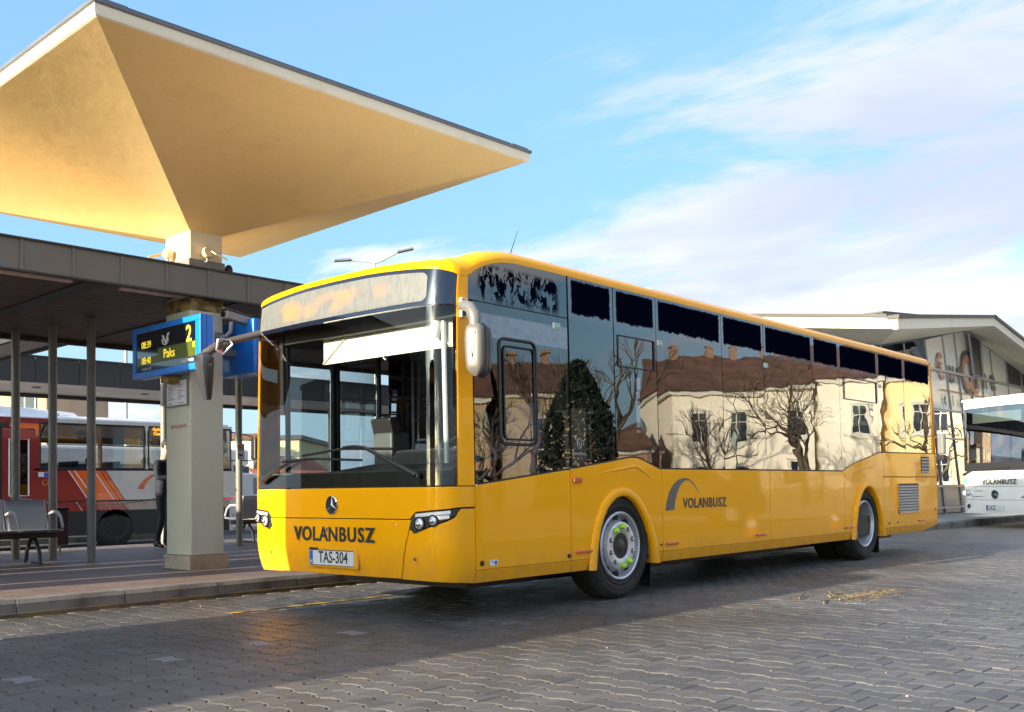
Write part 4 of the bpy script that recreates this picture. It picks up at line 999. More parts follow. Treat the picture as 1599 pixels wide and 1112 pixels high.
s_ = MB().tube([(1.735+.033*math.cos(R(a)), -.004+.0, 1.43+.045*math.sin(R(a))) for a in range(0, 361, 24)], .004, 5).tube([(1.72, -.004, 1.45), (1.735, -.004, 1.42), (1.75, -.004, 1.40)], .005, 5).build('window_emblem', WSTK, bus)
text('window_note', 'KAMERÁVAL', .034, WSTK, bus, (1.74, -.0035, 1.335), (1, 0, 0), (0, 0, 1), .0006)

# ---- roof: perimeter line, yellow cantrail rolled over it, pale cap
per = []
xs_side = [10.86, 9.5, 8, 6.5, 5, 3.5, 2.4, 1.7, 1.2, .907, .748, .65, .554, .48, .441, .39]
for x in xs_side: per.append((Vector((x, tum(2.9), wintop(x))), Vector((0, 1, 0))))
fs = [s_of_x(.36), s_of_x(.33), s_of_x(.30), s_of_x(.27), s_of_x(.24), s_of_x(.215), s_of_x(.19), s_of_x(.165), s_of_x(.14), s_of_x(.115), s_of_x(.09), s_of_x(.07), 1.05, .98, .9, .8, .6, .4, .2, 0]
for s in fs:
    z = dtop(s)+.006 if abs(s) < SL else lin([(SL, dtop(SL)+.006), (s_of_x(.30), 2.712), (s_of_x(.36), 2.728), (SS, 2.745)])(s)
    p, n_ = Ff(s, z); n_ = -n_; n_.z = 0; n_.normalize(); per.append((p, n_))
half = list(per)
for p, n_ in half[:-1][::-1]: per.append((Vector((p.x, BW-p.y, p.z)), Vector((n_.x, -n_.y, 0))))
hs_ = lin([(-1, .58), (.06, .58), (.12, .75), (.20, 1.02), (.33, 1.22), (.45, 1.02), (.60, .86), (11, .86)])
def hsc(p): return hs_(p.x)
def roofrow(off, h):
    row = []
    for p, n_ in per:
        q = p+n_*off; q.z = p.z+h*hsc(p); row.append(q)
    return row
prof = [(.0, -.004), (-.002, .03), (.010, .062), (.035, .092), (.075, .116), (.13, .135)]
MB().grid([roofrow(*r) for r in prof], flip=True).build('cantrail', YEL, bus, smooth=50)
capz = lambda x: lin([(.3, 2.90), (.6, 2.95), (1.0, 3.0), (1.6, 3.04), (10.9, 3.04)])(x)
ROOFM = M('cream_roof', (.74, .72, .66), .45, coat=.5)
r0 = roofrow(.13, .135); r1 = [];
for (p, n_), q in zip(per, r0):
    a = q+n_*.35; a.z = max(q.z+.004, min(q.z+.03, capz(a.x))); r1.append(a)
r2 = [Vector((max(q.x, 1.0), YC+(q.y-YC)*.5, max(capz(max(q.x, 1.0))+.02, q.z))) for q in r1]
mb = MB().grid([r0, r1, r2], flip=True); nn_ = len(r2); h_ = nn_//2
mb._add(r2, [[i, i+1, nn_-2-i, nn_-1-i] for i in range(h_)])
mb.build('roof', ROOFM, bus, smooth=50)
MB().b2((3.6, .45, 3.02), (6.2, 2.1, 3.16)).build('roof_unit', ROOFM, bus, bevel=.05)
MB().tube([(1.30, .42, 3.05), (1.345, .42, 3.16), (1.43, .42, 3.34)], [.006, .004, .002], 6).build('aerial', BLACK, bus)
for x in (1.545, 7.2): MB().tube([Vector((x, .065, 2.90)), Vector((x, .062, 2.94)), Vector((x, .075, 2.968)), Vector((x, .10, 2.998)), Vector((x, .14, 3.022))], .003, 5).build('roof_seam', DARKI, bus)

# ---- rear and far side
def Fr(y, z): return Vector((11.12-.10*max(0, (z-1.2)/1.7)-.06*abs((y-YC)/1.275)**6 + (-.10*max(0, (.6-z)/.3) if z < .6 else 0), y, z)), Vector((1, 0, 0))
ys = span(.0, BW, 20)
def Frn(y, z):
    p, n_ = Fr(y, z); k = 1-tum(z)/1.275; p.y = YC+(y-YC)*k; return p, n_
patch('rear_panel', Frn, ys, .39, 1.95, 10, YEL, bus); patch('rear_window', Frn, span(.25, BW-.25, 10), 1.96, 2.70, 4, SIDEG, bus, depth=.01, u0=0); patch('rear_top', Frn, ys, 2.71, 2.93, 3, YEL, bus)
for a, b in ((0, .24), (BW-.24, BW)): patch('rear_pillar', Frn, span(a, b, 3), 1.95, 2.71, 3, YEL, bus)
for y_ in (.18, BW-.18):
    for z in (.9, 1.1, 1.3): MB().lathe([(.06, 0), (.055, .02), (0, .024)], Fr(y_, z)[0], (1, 0, 0), 16).build('tail_lamp', REDTXT, bus, smooth=50)
patch('rear_corner', lambda x, z: (Vector((x, .0+tum(z)+.02*((x-10.98)/.12)**2, z)), Vector((0, -1, 0))), span(10.985, 11.07, 4), 1.137, lambda x: 1.49, 4, YEL, bus)
patch('rear_corner', lambda x, z: (Vector((x, tum(z)+.02*((x-10.87)/.16)**2, z)), Vector((0, -1, 0))), span(10.87, 11.03, 5), 1.50, 2.90, 8, YEL, bus)
for a, b, z0, z1 in ((.39, 1.9, .30, 1.10), (1.9, 2.95, .95, 1.21), (2.95, 5.0, .30, 1.21), (6.45, 7.7, .30, 1.21), (7.7, 8.8, .97, 1.4), (8.8, 11.0, .35, 1.48)): patch('far_side_panel', Fo, span(a, b, 6), z0, z1, 3, YEL, bus)
for a, b in ((1.72, 2.4), (2.4, 3.7), (3.7, 5.0), (6.45, 7.5), (7.5, 8.7), (8.7, 9.8), (9.8, 10.9)):
    patch('far_window', Fo, span(a+.05, b-.05, 4), 1.28 if a < 7.5 else 1.5, 2.60, 4, CLEAR, bus, depth=.01)
    patch('far_window_post', Fo, [b-.05, b+.05], 1.2, 2.9, 3, BLACKP, bus, depth=.03)
patch('far_header', Fo, span(.39, 10.95, 20), 2.60, 2.905, 2, BLACKP, bus, depth=.03)
for x0, x1 in ((.45, 1.66), (5.06, 6.38)):
    for a, b in ((x0, (x0+x1)/2), ((x0+x1)/2, x1)):
        d_ = patch('door_leaf', Fo, span(a+.06, b-.06, 3), .40, 2.53, 6, CLEAR, bus, depth=.01); e_ = MB()
        for x in (a+.03, b-.03): e_.tube([Fo(x, .36)[0], Fo(x, 2.58)[0]], .028, 6)
        for z in (.37, 2.57): e_.tube([Fo(a, z)[0], Fo(b, z)[0]], .028, 6)
        e_.build('door_frame', BLACKP, d_)

# ---- fittings on the visible side
for x0, x1, z in ((1.665, 1.91, .473), (3.115, 3.335, .474), (4.98, 5.215, .479), (7.50, 7.755, .466), (10.18, 10.44, .472)):
    MB().box(((x0+x1)/2, -.008, z), (x1-x0, .02, .026)).build('side_marker', ORANGE, bus, bevel=.006)
MB().box((1.69, -.012, 1.107), (.12, .026, .052)).build('turn_signal', ORANGE, bus, bevel=.010)
for x, z, r_ in ((.455, .455, .022), (1.565, .448, .020), (9.0, .47, .014), (9.33, .475, .014), (10.95, .62, .014), (3.035, .47, .011), (7.43, .46, .011)):
    MB().lathe([(r_, -.005), (r_*.9, .008), (0, .010)], (x, -.002, z), (0, -1, 0), 14).build('rubber_plug', BLACK, bus, smooth=40)
s_ = MB().box((.592, -.003, .452), (.092, .003, .045)).build('info_sticker', PAPER, bus)
MB().lathe([(.017, 0), (0, .001)], (.613, -.0055, .452), (0, -1, 0), 16).box((.573, -.0055, .462), (.03, .001, .006)).build('sticker_print', PLATEB, s_)
for x in (.39, 1.602): MB().lathe([(.010, 0), (.008, .012), (0, .014)], (x, -.004, winlo(x)-.01), (0, -1, 0), 10).build('hinge_pin', CHROME, bus)
vent = MB().b2((9.36, -.003, .60), (10.20, .06, 1.035)).build('grille', BLACK, bus)
def slat(x0, x1, z, par, nm='grille_slat', h=.030): MB().prism([(x0, .010, z-h*.5), (x0, -.014, z-h*.75), (x0, -.008, z+h*.1), (x0, .010, z+h*.5)], (x1-x0, 0, 0)).build(nm, M_SLAT, par)
M_SLAT = M('grey_grille_slat', (.34, .33, .32), .45, var=.1)
for k in range(10):
    z = .628+k*.0415; sh_ = .0 if k > 3 else (.012*(4-k)); slat(9.375+sh_, 10.185, z, vent)
for nm_, pp_ in (('grille_surround', [(9.345, 1.04), (9.345, .74), (9.41, .60), (10.205, .60), (10.19, 1.04)]),):
    MB().tube([(x, -.006, z) for x, z in pp_+[pp_[0]]], .009, 6).build(nm_, YEL, vent)
v2 = MB().b2((10.36, -.003, 1.195), (10.70, .05, 1.445)).build('upper_vent', BLACK, bus)
for k in range(5): slat(10.37, 10.69, 1.222+k*.048, v2, 'vent_slat')
volan((3.885, -.003, .862), (1, 0, 0), (0, 0, 1), .098, DGREY_PRINT, bus)
# arch logo: a leaning bow that thins towards its tip
outer = [(3.120, .800), (3.150, .90), (3.20, .99), (3.28, 1.065), (3.38, 1.110), (3.48, 1.125), (3.57, 1.115), (3.66, 1.075), (3.72, 1.02), (3.765, .968)]
inner = [(3.285, .805), (3.30, .88), (3.33, .95), (3.37, 1.015), (3.43, 1.068), (3.50, 1.098), (3.57, 1.098), (3.65, 1.062), (3.71, 1.012), (3.762, .966)]
mb = MB(); mb.grid([[(x, -.0025, z) for x, z in outer], [(x, -.0025, z) for x, z in inner]], flip=True); mb.grid([[(x, -.0025, z) for x, z in outer], [(x, .002, z) for x, z in outer]])
mb.build('bow_logo', M('grey_logo_print', (.075, .078, .085), .35, coat=.4), bus)

# ---- wheels
def wheel(x, front):
    z = .494; y0 = .045
    w = MB().lathe([(.318, .0), (.33, -.012), (.40, -.030), (.455, -.020), (.485, .012), (.494, .05), (.494, .225), (.48, .26), (.33, .28)], (x, y0, z), (0, 1, 0), 64, False, (0, 0, 1)).build('wheel', TYRE, bus, smooth=32)
    gr_ = MB()
    for yy in (.09, .14, .19): gr_.lathe([(.4955, yy-.006), (.4955, yy+.006)], (x, y0, z), (0, 1, 0), 64, False)
    gr_.build('tread_groove', BLACK, w)
    for r_ in (.355, .405, .445): MB().lathe([(r_-.004, -.024 if r_ < .44 else -.020), (r_, -.034 if r_ < .42 else -.028), (r_+.004, -.026 if r_ < .44 else -.02)], (x, y0, z), (0, 1, 0), 64, False).build('sidewall_ridge', TYRE, w, smooth=40)
    if front:
        rim = MB().lathe([(.318, .006), (.318, -.020), (.306, -.028), (.292, -.020), (.285, .03), (.262, .055), (.248, .05), (.232, .0), (.222, -.028), (.205, -.034), (.155, -.034), (.135, -.028), (.120, -.02)], (x, y0, z), (0, 1, 0), 64, False, (0, 0, 1)).build('rim', RIM, w, smooth=38)
        MB().lathe([(.121, -.02), (.116, .04), (.0, .045)], (x, y0, z), (0, 1, 0), 32).build('hub_recess', BLACK, w, smooth=40)
        MB().lathe([(.085, .04), (.085, -.005), (.060, -.022), (.045, -.026), (0, -.026)], (x, y0, z), (0, 1, 0), 32).build('hub', BLACKP, w, smooth=40)
        for k in range(10):
            a = R(k*36+18); c = Vector((x+.262*math.cos(a), y0+.040, z+.262*math.sin(a)))
            MB().ell(c, (.036, .03, .030), 12, 6, Matrix.Rotation(-a, 3, 'Y')).build('hand_hole', BLACK, w, smooth=60)
        for k in range(10):
            a = R(k*36+18); c = Vector((x+.180*math.cos(a), y0-.034, z+.180*math.sin(a))); lime = k in (2, 3, 7, 8)
            if lime: MB().lathe([(.026, 0), (.025, -.028), (.018, -.042), (0, -.044)], c, (0, 1, 0), 12).build('nut_cap', LIME, w, smooth=40)
            else:
                MB().lathe([(.024, -.001), (.0, -.0015)], c, (0, 1, 0), 14).build('nut_seat', BLACK, w)
                MB().lathe([(.0165, 0), (.0165, -.020), (.011, -.026), (0, -.026)], c, (0, 1, 0), 6).build('wheel_nut', STEEL, w)
    else:
        rim = MB().lathe([(.318, .006), (.318, -.020), (.306, -.028), (.292, -.018), (.284, .04), (.262, .075), (.235, .15), (.222, .19), (.10, .20)], (x, y0, z), (0, 1, 0), 64, False, (0, 0, 1)).build('rim', RIM, w, smooth=38)
        MB().lathe([(.11, .21), (.11, .10), (.09, .075), (0, .07)], (x, y0, z), (0, 1, 0), 28).build('hub', RIM, w, smooth=40)
        for k in range(10):
            a = R(k*36); MB().lathe([(.016, 0), (.016, -.03), (0, -.032)], (x+.168*math.cos(a), y0+.198, z+.168*math.sin(a)), (0, 1, 0), 6).build('wheel_nut', STEEL, w)
        MB().tube([(x+.20, y0+.02, z+.02), (x+.245, y0+.01, z+.05)], .010, 8).build('valve', BLACK, w)
    MB().lathe([(.30, .29), (.494, .30), (.494, .52), (.30, .53)], (x, y0+(0 if front else .03), z), (0, 1, 0), 32, True).build('inner_tyre', TYRE, w) if not front else None
    return w
wheel(2.38, True); wheel(8.18, False)
for x in (2.38, 8.18): MB().lathe([(0, 0), (.494, .005), (.494, .28), (0, .29)], (x, BW-.33, .494), (0, 1, 0), 32).build('far_wheel', TYRE, bus, smooth=40)
for x0, yb in ((3.0, .12), (8.86, .12)): MB().box((x0, yb+.16, .23), (.016, .36, .34)).build('mud_flap', BLACK, bus, bevel=.004)

# ---- floor, ceiling, cab and seats
MB().b2((.25, .06, .34), (1.8, BW-.06, .37)).b2((1.8, .06, .34), (11.0, BW-.06, .40)).build('floor', DARKI, bus)
MB().b2((.40, .12, 2.76), (10.85, BW-.12, 2.79)).build('ceiling', M('pale_ceiling', (.30, .30, .30), .6), bus)
MB().b2((10.9, .1, .4), (10.94, BW-.1, 2.0)).build('rear_bulkhead', DARKI, bus)
MB().b2((.30, .10, 2.40), (.36, BW-.10, 2.76)).b2((.36, .10, 2.40), (.70, BW-.10, 2.44)).build('destination_box', DARKI, bus)
def Fd(s, z): p, n_ = Ff(s, z); return p+Vector((.07, 0, 0)), n_
mb = MB(); sd_ = span(-1.22, 1.22, 24)
mb.grid([[Fd(s, 1.10)[0] for s in sd_], [Fd(s, 1.20)[0]+Vector((.05, 0, 0)) for s in sd_], [Vector((.55, Fd(s, 1.2)[0].y, 1.27 if Fd(s, 1.2)[0].y < 1.45 else 1.20)) for s in sd_], [Vector((.80, Fd(s, 1.2)[0].y, 1.20)) for s in sd_], [Vector((.82, Fd(s, 1.2)[0].y, .40)) for s in sd_]])
DASH = M('dark_dashboard', (.075, .082, .092), .5, bump=.2, bscale=150)
mb.build('dashboard', DASH, bus, smooth=40)
MB().prism([(.46, .30, 1.25), (.60, .30, 1.38), (.80, .30, 1.40), (.86, .30, 1.22)], (0, .85, 0)).build('instrument_hood', DASH, bus, bevel=.03)
MB().box((.72, 1.33, 1.40), (.22, .24, .30)).build('ticket_machine', DASH, bus, bevel=.02)
MB().box((.66, 1.34, 1.60), (.10, .26, .17), (0, R(-15), 0)).build('cab_screen', BLACKP, bus, bevel=.01)
sw_ = MB(); cS = Vector((.98, .72, 1.42)); ax_ = Vector((-.55, 0, .84)).normalized(); u1 = Vector((0, 1, 0)); v1 = ax_.cross(u1)
sw_.tube([cS+(u1*math.cos(a)+v1*math.sin(a))*.225 for a in [k*math.pi/14 for k in range(29)]], .017, 8, False)
for a in (.5, 2.6, 4.7): sw_.tube([cS, cS+(u1*math.cos(a)+v1*math.sin(a))*.22], .014, 6)
sw_.tube([cS, cS-ax_*.4], .03, 8); sw_.build('steering_wheel', BLACKP, bus, smooth=50)
MB().b2((1.25, .42, .85), (1.72, .92, .98)).box((1.76, .67, 1.38), (.13, .48, .86), (0, R(9), 0)).box((1.86, .67, 1.88), (.10, .28, .22), (0, R(9), 0)).build('driver_seat', SEATB, bus, bevel=.05)
MB().b2((1.28, .90, 1.0), (1.32, .95, 2.0)).build('seat_trim', M('yellow_check_trim', (.5, .36, .02), .7, dirt=(.01, .01, .01), dscale=40, dlo=.45, dhi=.5), bus, bevel=.012)
MB().b2((2.05, .10, .40), (2.09, 1.10, 1.95)).build('cab_wall', DARKI, bus); MB().b2((2.06, .10, 1.96), (2.075, 1.10, 2.72)).build('cab_screen_glass', CLEAR, bus)
MB().b2((1.32, 1.14, .40), (2.05, 1.17, 1.32)).build('cab_door', DARKI, bus, bevel=.02)
vz = MB(); vz.box((.40, 1.056, 2.295), (.008, 1.64, .225)).build('sun_visor', VISOR, bus, bevel=.003)
MB().tube([(.50, 1.72, 2.44), (.385, 1.55, 2.40), (.385, 1.87, 2.19)], .007, 6).tube([(.50, .38, 2.44), (.385, .45, 2.36), (.385, .25, 2.19)], .007, 6).tube([(.385, 1.04, 2.20), (.385, 1.05, 2.165), (.385, 1.02, 2.15)], .006, 6).build('visor_arm', M('visor_bar', (.7, .69, .63), .4), bus)
MB().tube([(.36, .36, 2.44), (.33, .36, 2.32), (.33, .37, 2.26)], [.02, .05, .03], 10).build('glare_blob', WHITEP, bus, smooth=50)  # white blob added as the top of the windscreen reflection streak
MB().tube([(.38, .30, 1.25), (.36, .30, 2.40)], .021, 8).build('glare_streak', M('pale_glare', (.60, .61, .62), .3), bus, smooth=40)  # pale bar standing in for a reflection streak in the windscreen
MB().box((.30, 2.36, 2.20), (.03, .05, .9)).build('door_pole', BLACKP, bus)
MB().box((.52, .08, 1.93), (.20, .03, .38)).build('interior_mirror', BLACKP, bus, bevel=.02)
POLE = M('grab_pole', (.16, .17, .18), .35)
gp = MB().lathe([(.017, .40), (.017, 2.76)], n=10).mesh('grab_pole', POLE, smooth=40)
for x, y in ((2.2, 1.6), (1.9, 2.3), (3.1, .95), (3.1, 1.6), (4.4, .95), (4.4, 1.6), (5.05, 2.2), (6.4, 2.2), (5.7, .95), (6.9, 1.6), (8.2, .95), (8.2, 1.6), (9.4, 1.6)):
    o = link('grab_pole', gp, bus); o.location = (x, y, 0)
for y in (.95, 1.6): MB().tube([(2.3, y, 2.12), (10.4, y, 2.12)], .016, 8).build('grab_rail', POLE, bus)
sm_ = MB().b2((-.22, -.21, .84-.4), (.24, .21, .93-.4)).box((.26, 0, .83), (.07, .42, .68), (0, R(8), 0)).tube([(.30, -.17, 1.14), (.315, -.17, 1.22), (.315, .17, 1.22), (.30, .17, 1.14)], .014, 6).b2((-.12, -.12, .0), (.14, .12, .44)).mesh('passenger_seat', SEATB)
for row in range(9):
    x = 2.75+row*.82
    for y in (.33, .78, 1.78, 2.23):
        if (4.9 < x < 6.6 and y > 1.2): continue
        o = link('passenger_seat', sm_, bus); o.location = (x, y, .40 if x < 6.5 else .60)
MB().box((2.6, 1.28, 2.60), (.05, .55, .20)).build('info_screen', BLACKP, bus, bevel=.01)
MB().b2((6.4, .06, .40), (11.0, BW-.06, .60)).build('rear_floor', DARKI, bus)
MB().b2((.8, .5, .20), (10.4, BW-.5, .34)).b2((2.2, .5, .30), (2.6, BW-.5, .62)).b2((7.9, .4, .30), (8.5, BW-.4, .62)).build('underframe', BLACK, bus)

# ---- wipers and mirrors
def onf(y, z, off): p, n_ = Ff(sy(y), z); return p+n_*off
wa = MB()
wa.tube([onf(.27, 1.15, .03), onf(.40, 1.21, .05), onf(.82, 1.385, .05), onf(.95, 1.40, .05)], [.026, .020, .014, .010], 8); wa.tube([onf(.95, 1.40, .05), onf(1.10, 1.395, .03)], .010, 6)
wp = wa.build('wiper', BLACKP, bus, smooth=40)
MB().tube([onf(1.66, 1.345, .02), onf(1.1, 1.385, .02), onf(.53, 1.365, .02)], .011, 6).build('wiper_blade', BLACK, wp)
MB().tube([onf(.27, 1.15, .03), onf(.235, 1.11, .02), onf(.25, 1.085, .015), onf(.30, 1.10, .015)], .006, 6).build('washer_hose', BLACK, wp)
MB().lathe([(.032, 0), (.030, .03), (0, .034)], onf(.27, 1.15, .01), (-1, 0, 0), 14).build('wiper_pivot', BLACKP, wp, smooth=40)
wa = MB(); wa.tube([onf(2.27, 1.135, .03), onf(2.10, 1.20, .05), onf(1.80, 1.29, .05), onf(1.60, 1.31, .04)], [.024, .018, .012, .009], 8)
wp = wa.build('wiper', BLACKP, bus, smooth=40); MB().tube([onf(1.98, 1.30, .02), onf(1.55, 1.315, .02), onf(.88, 1.285, .02)], .010, 6).build('wiper_blade', BLACK, wp)
MB().lathe([(.03, 0), (.028, .03), (0, .034)], onf(2.27, 1.135, .01), (-1, 0, 0), 14).build('wiper_pivot', BLACKP, wp, smooth=40)

MIR = M('silver_mirror_shell', (.16, .148, .13), .42, .3, coat=.1)
ml = MB(); ml.tube([(.26, .0, 2.46), (.24, -.06, 2.455), (.225, -.13, 2.425), (.215, -.18, 2.36), (.215, -.185, 2.28)], [.040, .044, .048, .050, .045], 12)
lm = ml.build('left_mirror', M('mirror_arm_grey', (.13, .13, .125), .4), bus, smooth=50)
MB().box((.275, -.006, 2.445), (.075, .03, .15)).build('mirror_bracket', WHITEP, lm, bevel=.006)
for z in (2.49, 2.40): MB().box((.26, -.024, z), (.035, .012, .04)).build('bracket_lug', BLACK, lm)
def mirror_body(cx_1, cy_1, z0, z1, w, d, yaw):
    rows = []; n = 22
    for k in range(11):
        t = k/10; z = z0+(z1-z0)*t; e = (1-abs(2*t-1)**5)**.5 if 0 < t < 1 else .0; sc = .25+.75*e; sc *= (.86+.14*math.sin(t*2.2)); row = []
        for j in range(n):
            a = 2*math.pi*j/n; q_ = Vector((d/2*sc*math.copysign(abs(math.cos(a))**.6, math.cos(a)), w/2*sc*math.copysign(abs(math.sin(a))**.6, math.sin(a)), 0))
            q_ = Matrix.Rotation(yaw, 3, 'Z') @ q_; row.append((cx_1+q_.x, cy_1+q_.y, z))
        rows.append(row)
    mb = MB().grid(rows, closed=True); mb._add(rows[0], [list(range(n))[::-1]]); mb._add(rows[-1], [list(range(n))]); return mb
mirror_body(.215, -.185, 1.895, 2.315, .155, .13, R(20)).build('mirror_shell', MIR, lm, smooth=50)
cL = Vector((.215, -.185, 2.1)); fw = Matrix.Rotation(R(20), 3, 'Z') @ Vector((-1, 0, 0)); rt_ = Matrix.Rotation(R(20), 3, 'Z') @ Vector((0, -1, 0))
vm = MB().tube([cL+fw*.063+rt_*-.028+Vector((0, 0, .13)), cL+fw*.064+rt_*.0+Vector((0, 0, -.07))], .003, 5).tube([cL+fw*.064+Vector((0, 0, -.07)), cL+fw*.063+rt_*.028+Vector((0, 0, .13))], .003, 5).build('shell_groove', DARKI, lm)
MB().box(cL-fw*.074, (.01, .12, .30), (0, 0, R(20))).build('mirror_glass', CHROME, lm, bevel=.01)
mirror_body(.235, -.185, 1.885, 2.30, .162, .10, R(20)).build('mirror_back', BLACKP, lm, smooth=50).location = (.035, -.012, 0)
rm = MB().tube([(.10, 2.42, 2.50), (-.10, 2.56, 2.43), (-.25, 2.62, 2.36), (-.32, 2.66, 2.30), (-.34, 2.66, 2.24)], [.034, .034, .040, .042, .035], 12).build('right_mirror', M('mirror_arm_brown', (.07, .06, .055), .4, coat=.3), bus, smooth=50)
MB().grid([[(-.34+a_*f_+o_, 2.66+b_*f_, z_) for a_, b_ in ((-.06, -.075), (0, -.095), (.06, -.075), (.075, 0), (.05, .075), (0, .09), (-.05, .075), (-.075, 0))] for z_, f_, o_ in ((1.875, .02, .03), (1.88, .40, .03), (1.93, .55, .025), (2.05, .78, .012), (2.17, .95, 0), (2.25, 1.0, 0), (2.29, .8, 0), (2.31, .3, 0), (2.312, .02, 0))], closed=True).build('mirror_shell', M('black_mirror_shell', (.035, .036, .04), .3, coat=.5), rm, smooth=50)
MB().tube([(-.245, 2.575, 2.40), (-.25, 2.58, 2.335), (-.21, 2.56, 2.30)], .009, 6).build('side_repeater', ORANGE, rm)
MB().tube([(-.25, 2.575, 2.425), (-.265, 2.58, 2.33), (-.22, 2.55, 2.285), (-.14, 2.51, 2.385), (-.16, 2.53, 2.425), (-.25, 2.575, 2.425)], .009, 6).build('repeater_frame', STEEL, rm, smooth=50)
# ================================================================ people
SKIN = M('skin', (.50, .30, .22), .55, var=.05); HAIRD = M('dark_hair', (.02, .015, .012), .7); NAVY = M('navy_jacket', (.005, .009, .024), .8, var=.3, vscale=12, bump=.2, bscale=25, bdist=.01)
NAVYT = M('dark_blue_trousers', (.005, .007, .018), .8, var=.2, vscale=9, bump=.2, bscale=18, bdist=.01); SHOE = M('black_shoe', (.012, .011, .011), .45); KNITB = M('blue_knit', (.02, .06, .16), .9, bump=.4, bscale=120)
GREYC = M('grey_coat', (.09, .09, .095), .8, var=.2, vscale=10)
def person(label, loc, rotz, J, mats, hair, group=None, hat=None):
    """one skinned body from a joint skeleton; J maps joint -> position (local, front = -Y)"""
    t = thing('person', label, 'person', loc, rotz, group)
    V, E_, Rr, Zn = [], [], [], []
    def add(p, r, par, zone):
        V.append(Vector(p)); Rr.append(r); Zn.append(zone)
        if par is not None: E_.append((par, len(V)-1))
        return len(V)-1
    g = lambda k: Vector(J[k])
    pel = add(g('pelvis'), (.145, .115), None, 1); sp = add(g('pelvis').lerp(g('chest'), .45), (.145, .105), pel, 0); chs = add(g('chest'), (.165, .115), sp, 0)
    nk0 = add(g('chest').lerp(g('neck'), .7), (.09, .08), chs, 0); nk = add(g('neck'), (.056, .058), nk0, 2)
    hd = g('head'); d = (hd-g('neck')).normalized(); fwd = g('look').normalized()
    h1 = add(g('neck')+d*.06+fwd*.012, (.062, .072), nk, 2); h2 = add(hd, (.074, .092), h1, 2); h3 = add(hd+d*.075-fwd*.01, (.070, .085), h2, 2)
    ns_ = add(hd+fwd*.108-d*.012, (.012, .014), h2, 2)
    for s in ('l', 'r'):
        sh = add(g('sh_'+s), (.068, .068), chs, 0); el = add(g('el_'+s), (.052, .052), sh, 0); m1 = add(g('el_'+s).lerp(g('wr_'+s), .55), (.045, .045), el, 0); wr = add(g('wr_'+s), (.032, .032), m1, 0)
        hv = (g('hn_'+s)-g('wr_'+s)); hl_ = hv.length; hv.normalize(); pm = add(g('wr_'+s)+hv*hl_*.45, (.038, .018), wr, 2)
        side = hv.cross(Vector((0, 0, 1))) if abs(hv.z) < .9 else Vector((0, -1, 0)); side = (side-hv*side.dot(hv)).normalized()
        curl = side.cross(hv)*(1 if s == 'l' else -1)
        for k, (o_, ln) in enumerate(((-.026, .070), (-.009, .082), (.009, .077), (.026, .060))):
            a = add(g('wr_'+s)+hv*hl_*.85+side*o_, (.010, .010), pm, 2); b = add(V[a]+hv*ln*.5+curl*.008, (.0088, .0088), a, 2); add(V[b]+hv*ln*.4+curl*.022, (.0075, .0075), b, 2)
        a = add(g('wr_'+s)+hv*hl_*.40+side*-.040, (.011, .011), pm, 2); add(V[a]+hv*.045-side*.012+curl*.012, (.009, .009), a, 2)
        hp = add(g('hip_'+s), (.092, .095), pel, 1); kn = add(g('kn_'+s), (.062, .064), hp, 1); cf_ = add(g('kn_'+s).lerp(g('an_'+s), .4), (.056, .060), kn, 1); an = add(g('an_'+s), (.045, .048), cf_, 1)
        he = add(g('an_'+s)+Vector((0, .03, -.045)), (.036, .036), an, 3); add(g('toe_'+s), (.038, .028), an, 3)
    me = bpy.data.meshes.new('body'); me.from_pydata([tuple(v) for v in V], E_, [])
    o = bpy.data.objects.new('body_tmp', me); COL.objects.link(o); o.modifiers.new('skin', 'SKIN')
    lay = me.skin_vertices[0].data if len(me.skin_vertices) else None
    for i, r in enumerate(Rr): lay[i].radius = r; lay[i].use_root = (i == 0)
    o.modifiers['skin'].use_smooth_shade = True
    sb = o.modifiers.new('sub', 'SUBSURF'); sb.levels = 1; sb.render_levels = 1
    dg = bpy.context.evaluated_depsgraph_get(); nm = bpy.data.meshes.new_from_object(o.evaluated_get(dg)); bpy.data.objects.remove(o)
    nm.materials.clear()
    for m in mats: nm.materials.append(m)
    seg = [(V[a], V[b], Zn[b]) for a, b in E_]
    for p in nm.polygons:
        c = p.center; best = None
        for a, b, z in seg:
            ab = b-a; u = max(0, min(1, (c-a).dot(ab)/max(1e-9, ab.length_squared))); dd = (a+ab*u-c).length
            if best is None or dd < best[0]: best = (dd, z)
        p.material_index = best[1]; p.use_smooth = True
    link('body', nm, t)
    if hat: hm = MB().ell(hd+d*.055-fwd*.008, (.098, .110, .095), 16, 10); hm.build('beanie', hat, t, smooth=80)
    else: hm = MB().ell(hd+d*.045-fwd*.022, (.088, .100, .098), 16, 10); hm.build('hair', hair, t, smooth=80)
    rt2 = fwd.cross(d).normalized()
    for s in (-1, 1):
        MB().ell(hd+fwd*.084+rt2*s*.032+d*.012, (.010, .007, .007), 8, 6).build('eye', HAIRD, t); MB().ell(hd+rt2*s*.078-fwd*.01, (.014, .024, .032), 8, 6).build('ear', SKIN, t, smooth=80)
    MB().ell(hd+fwd*.088-d*.052, (.022, .008, .006), 8, 6).build('mouth', M('lips', (.35, .12, .10), .5) if 'lips' not in bpy.data.materials else bpy.data.materials['lips'], t)
    return t
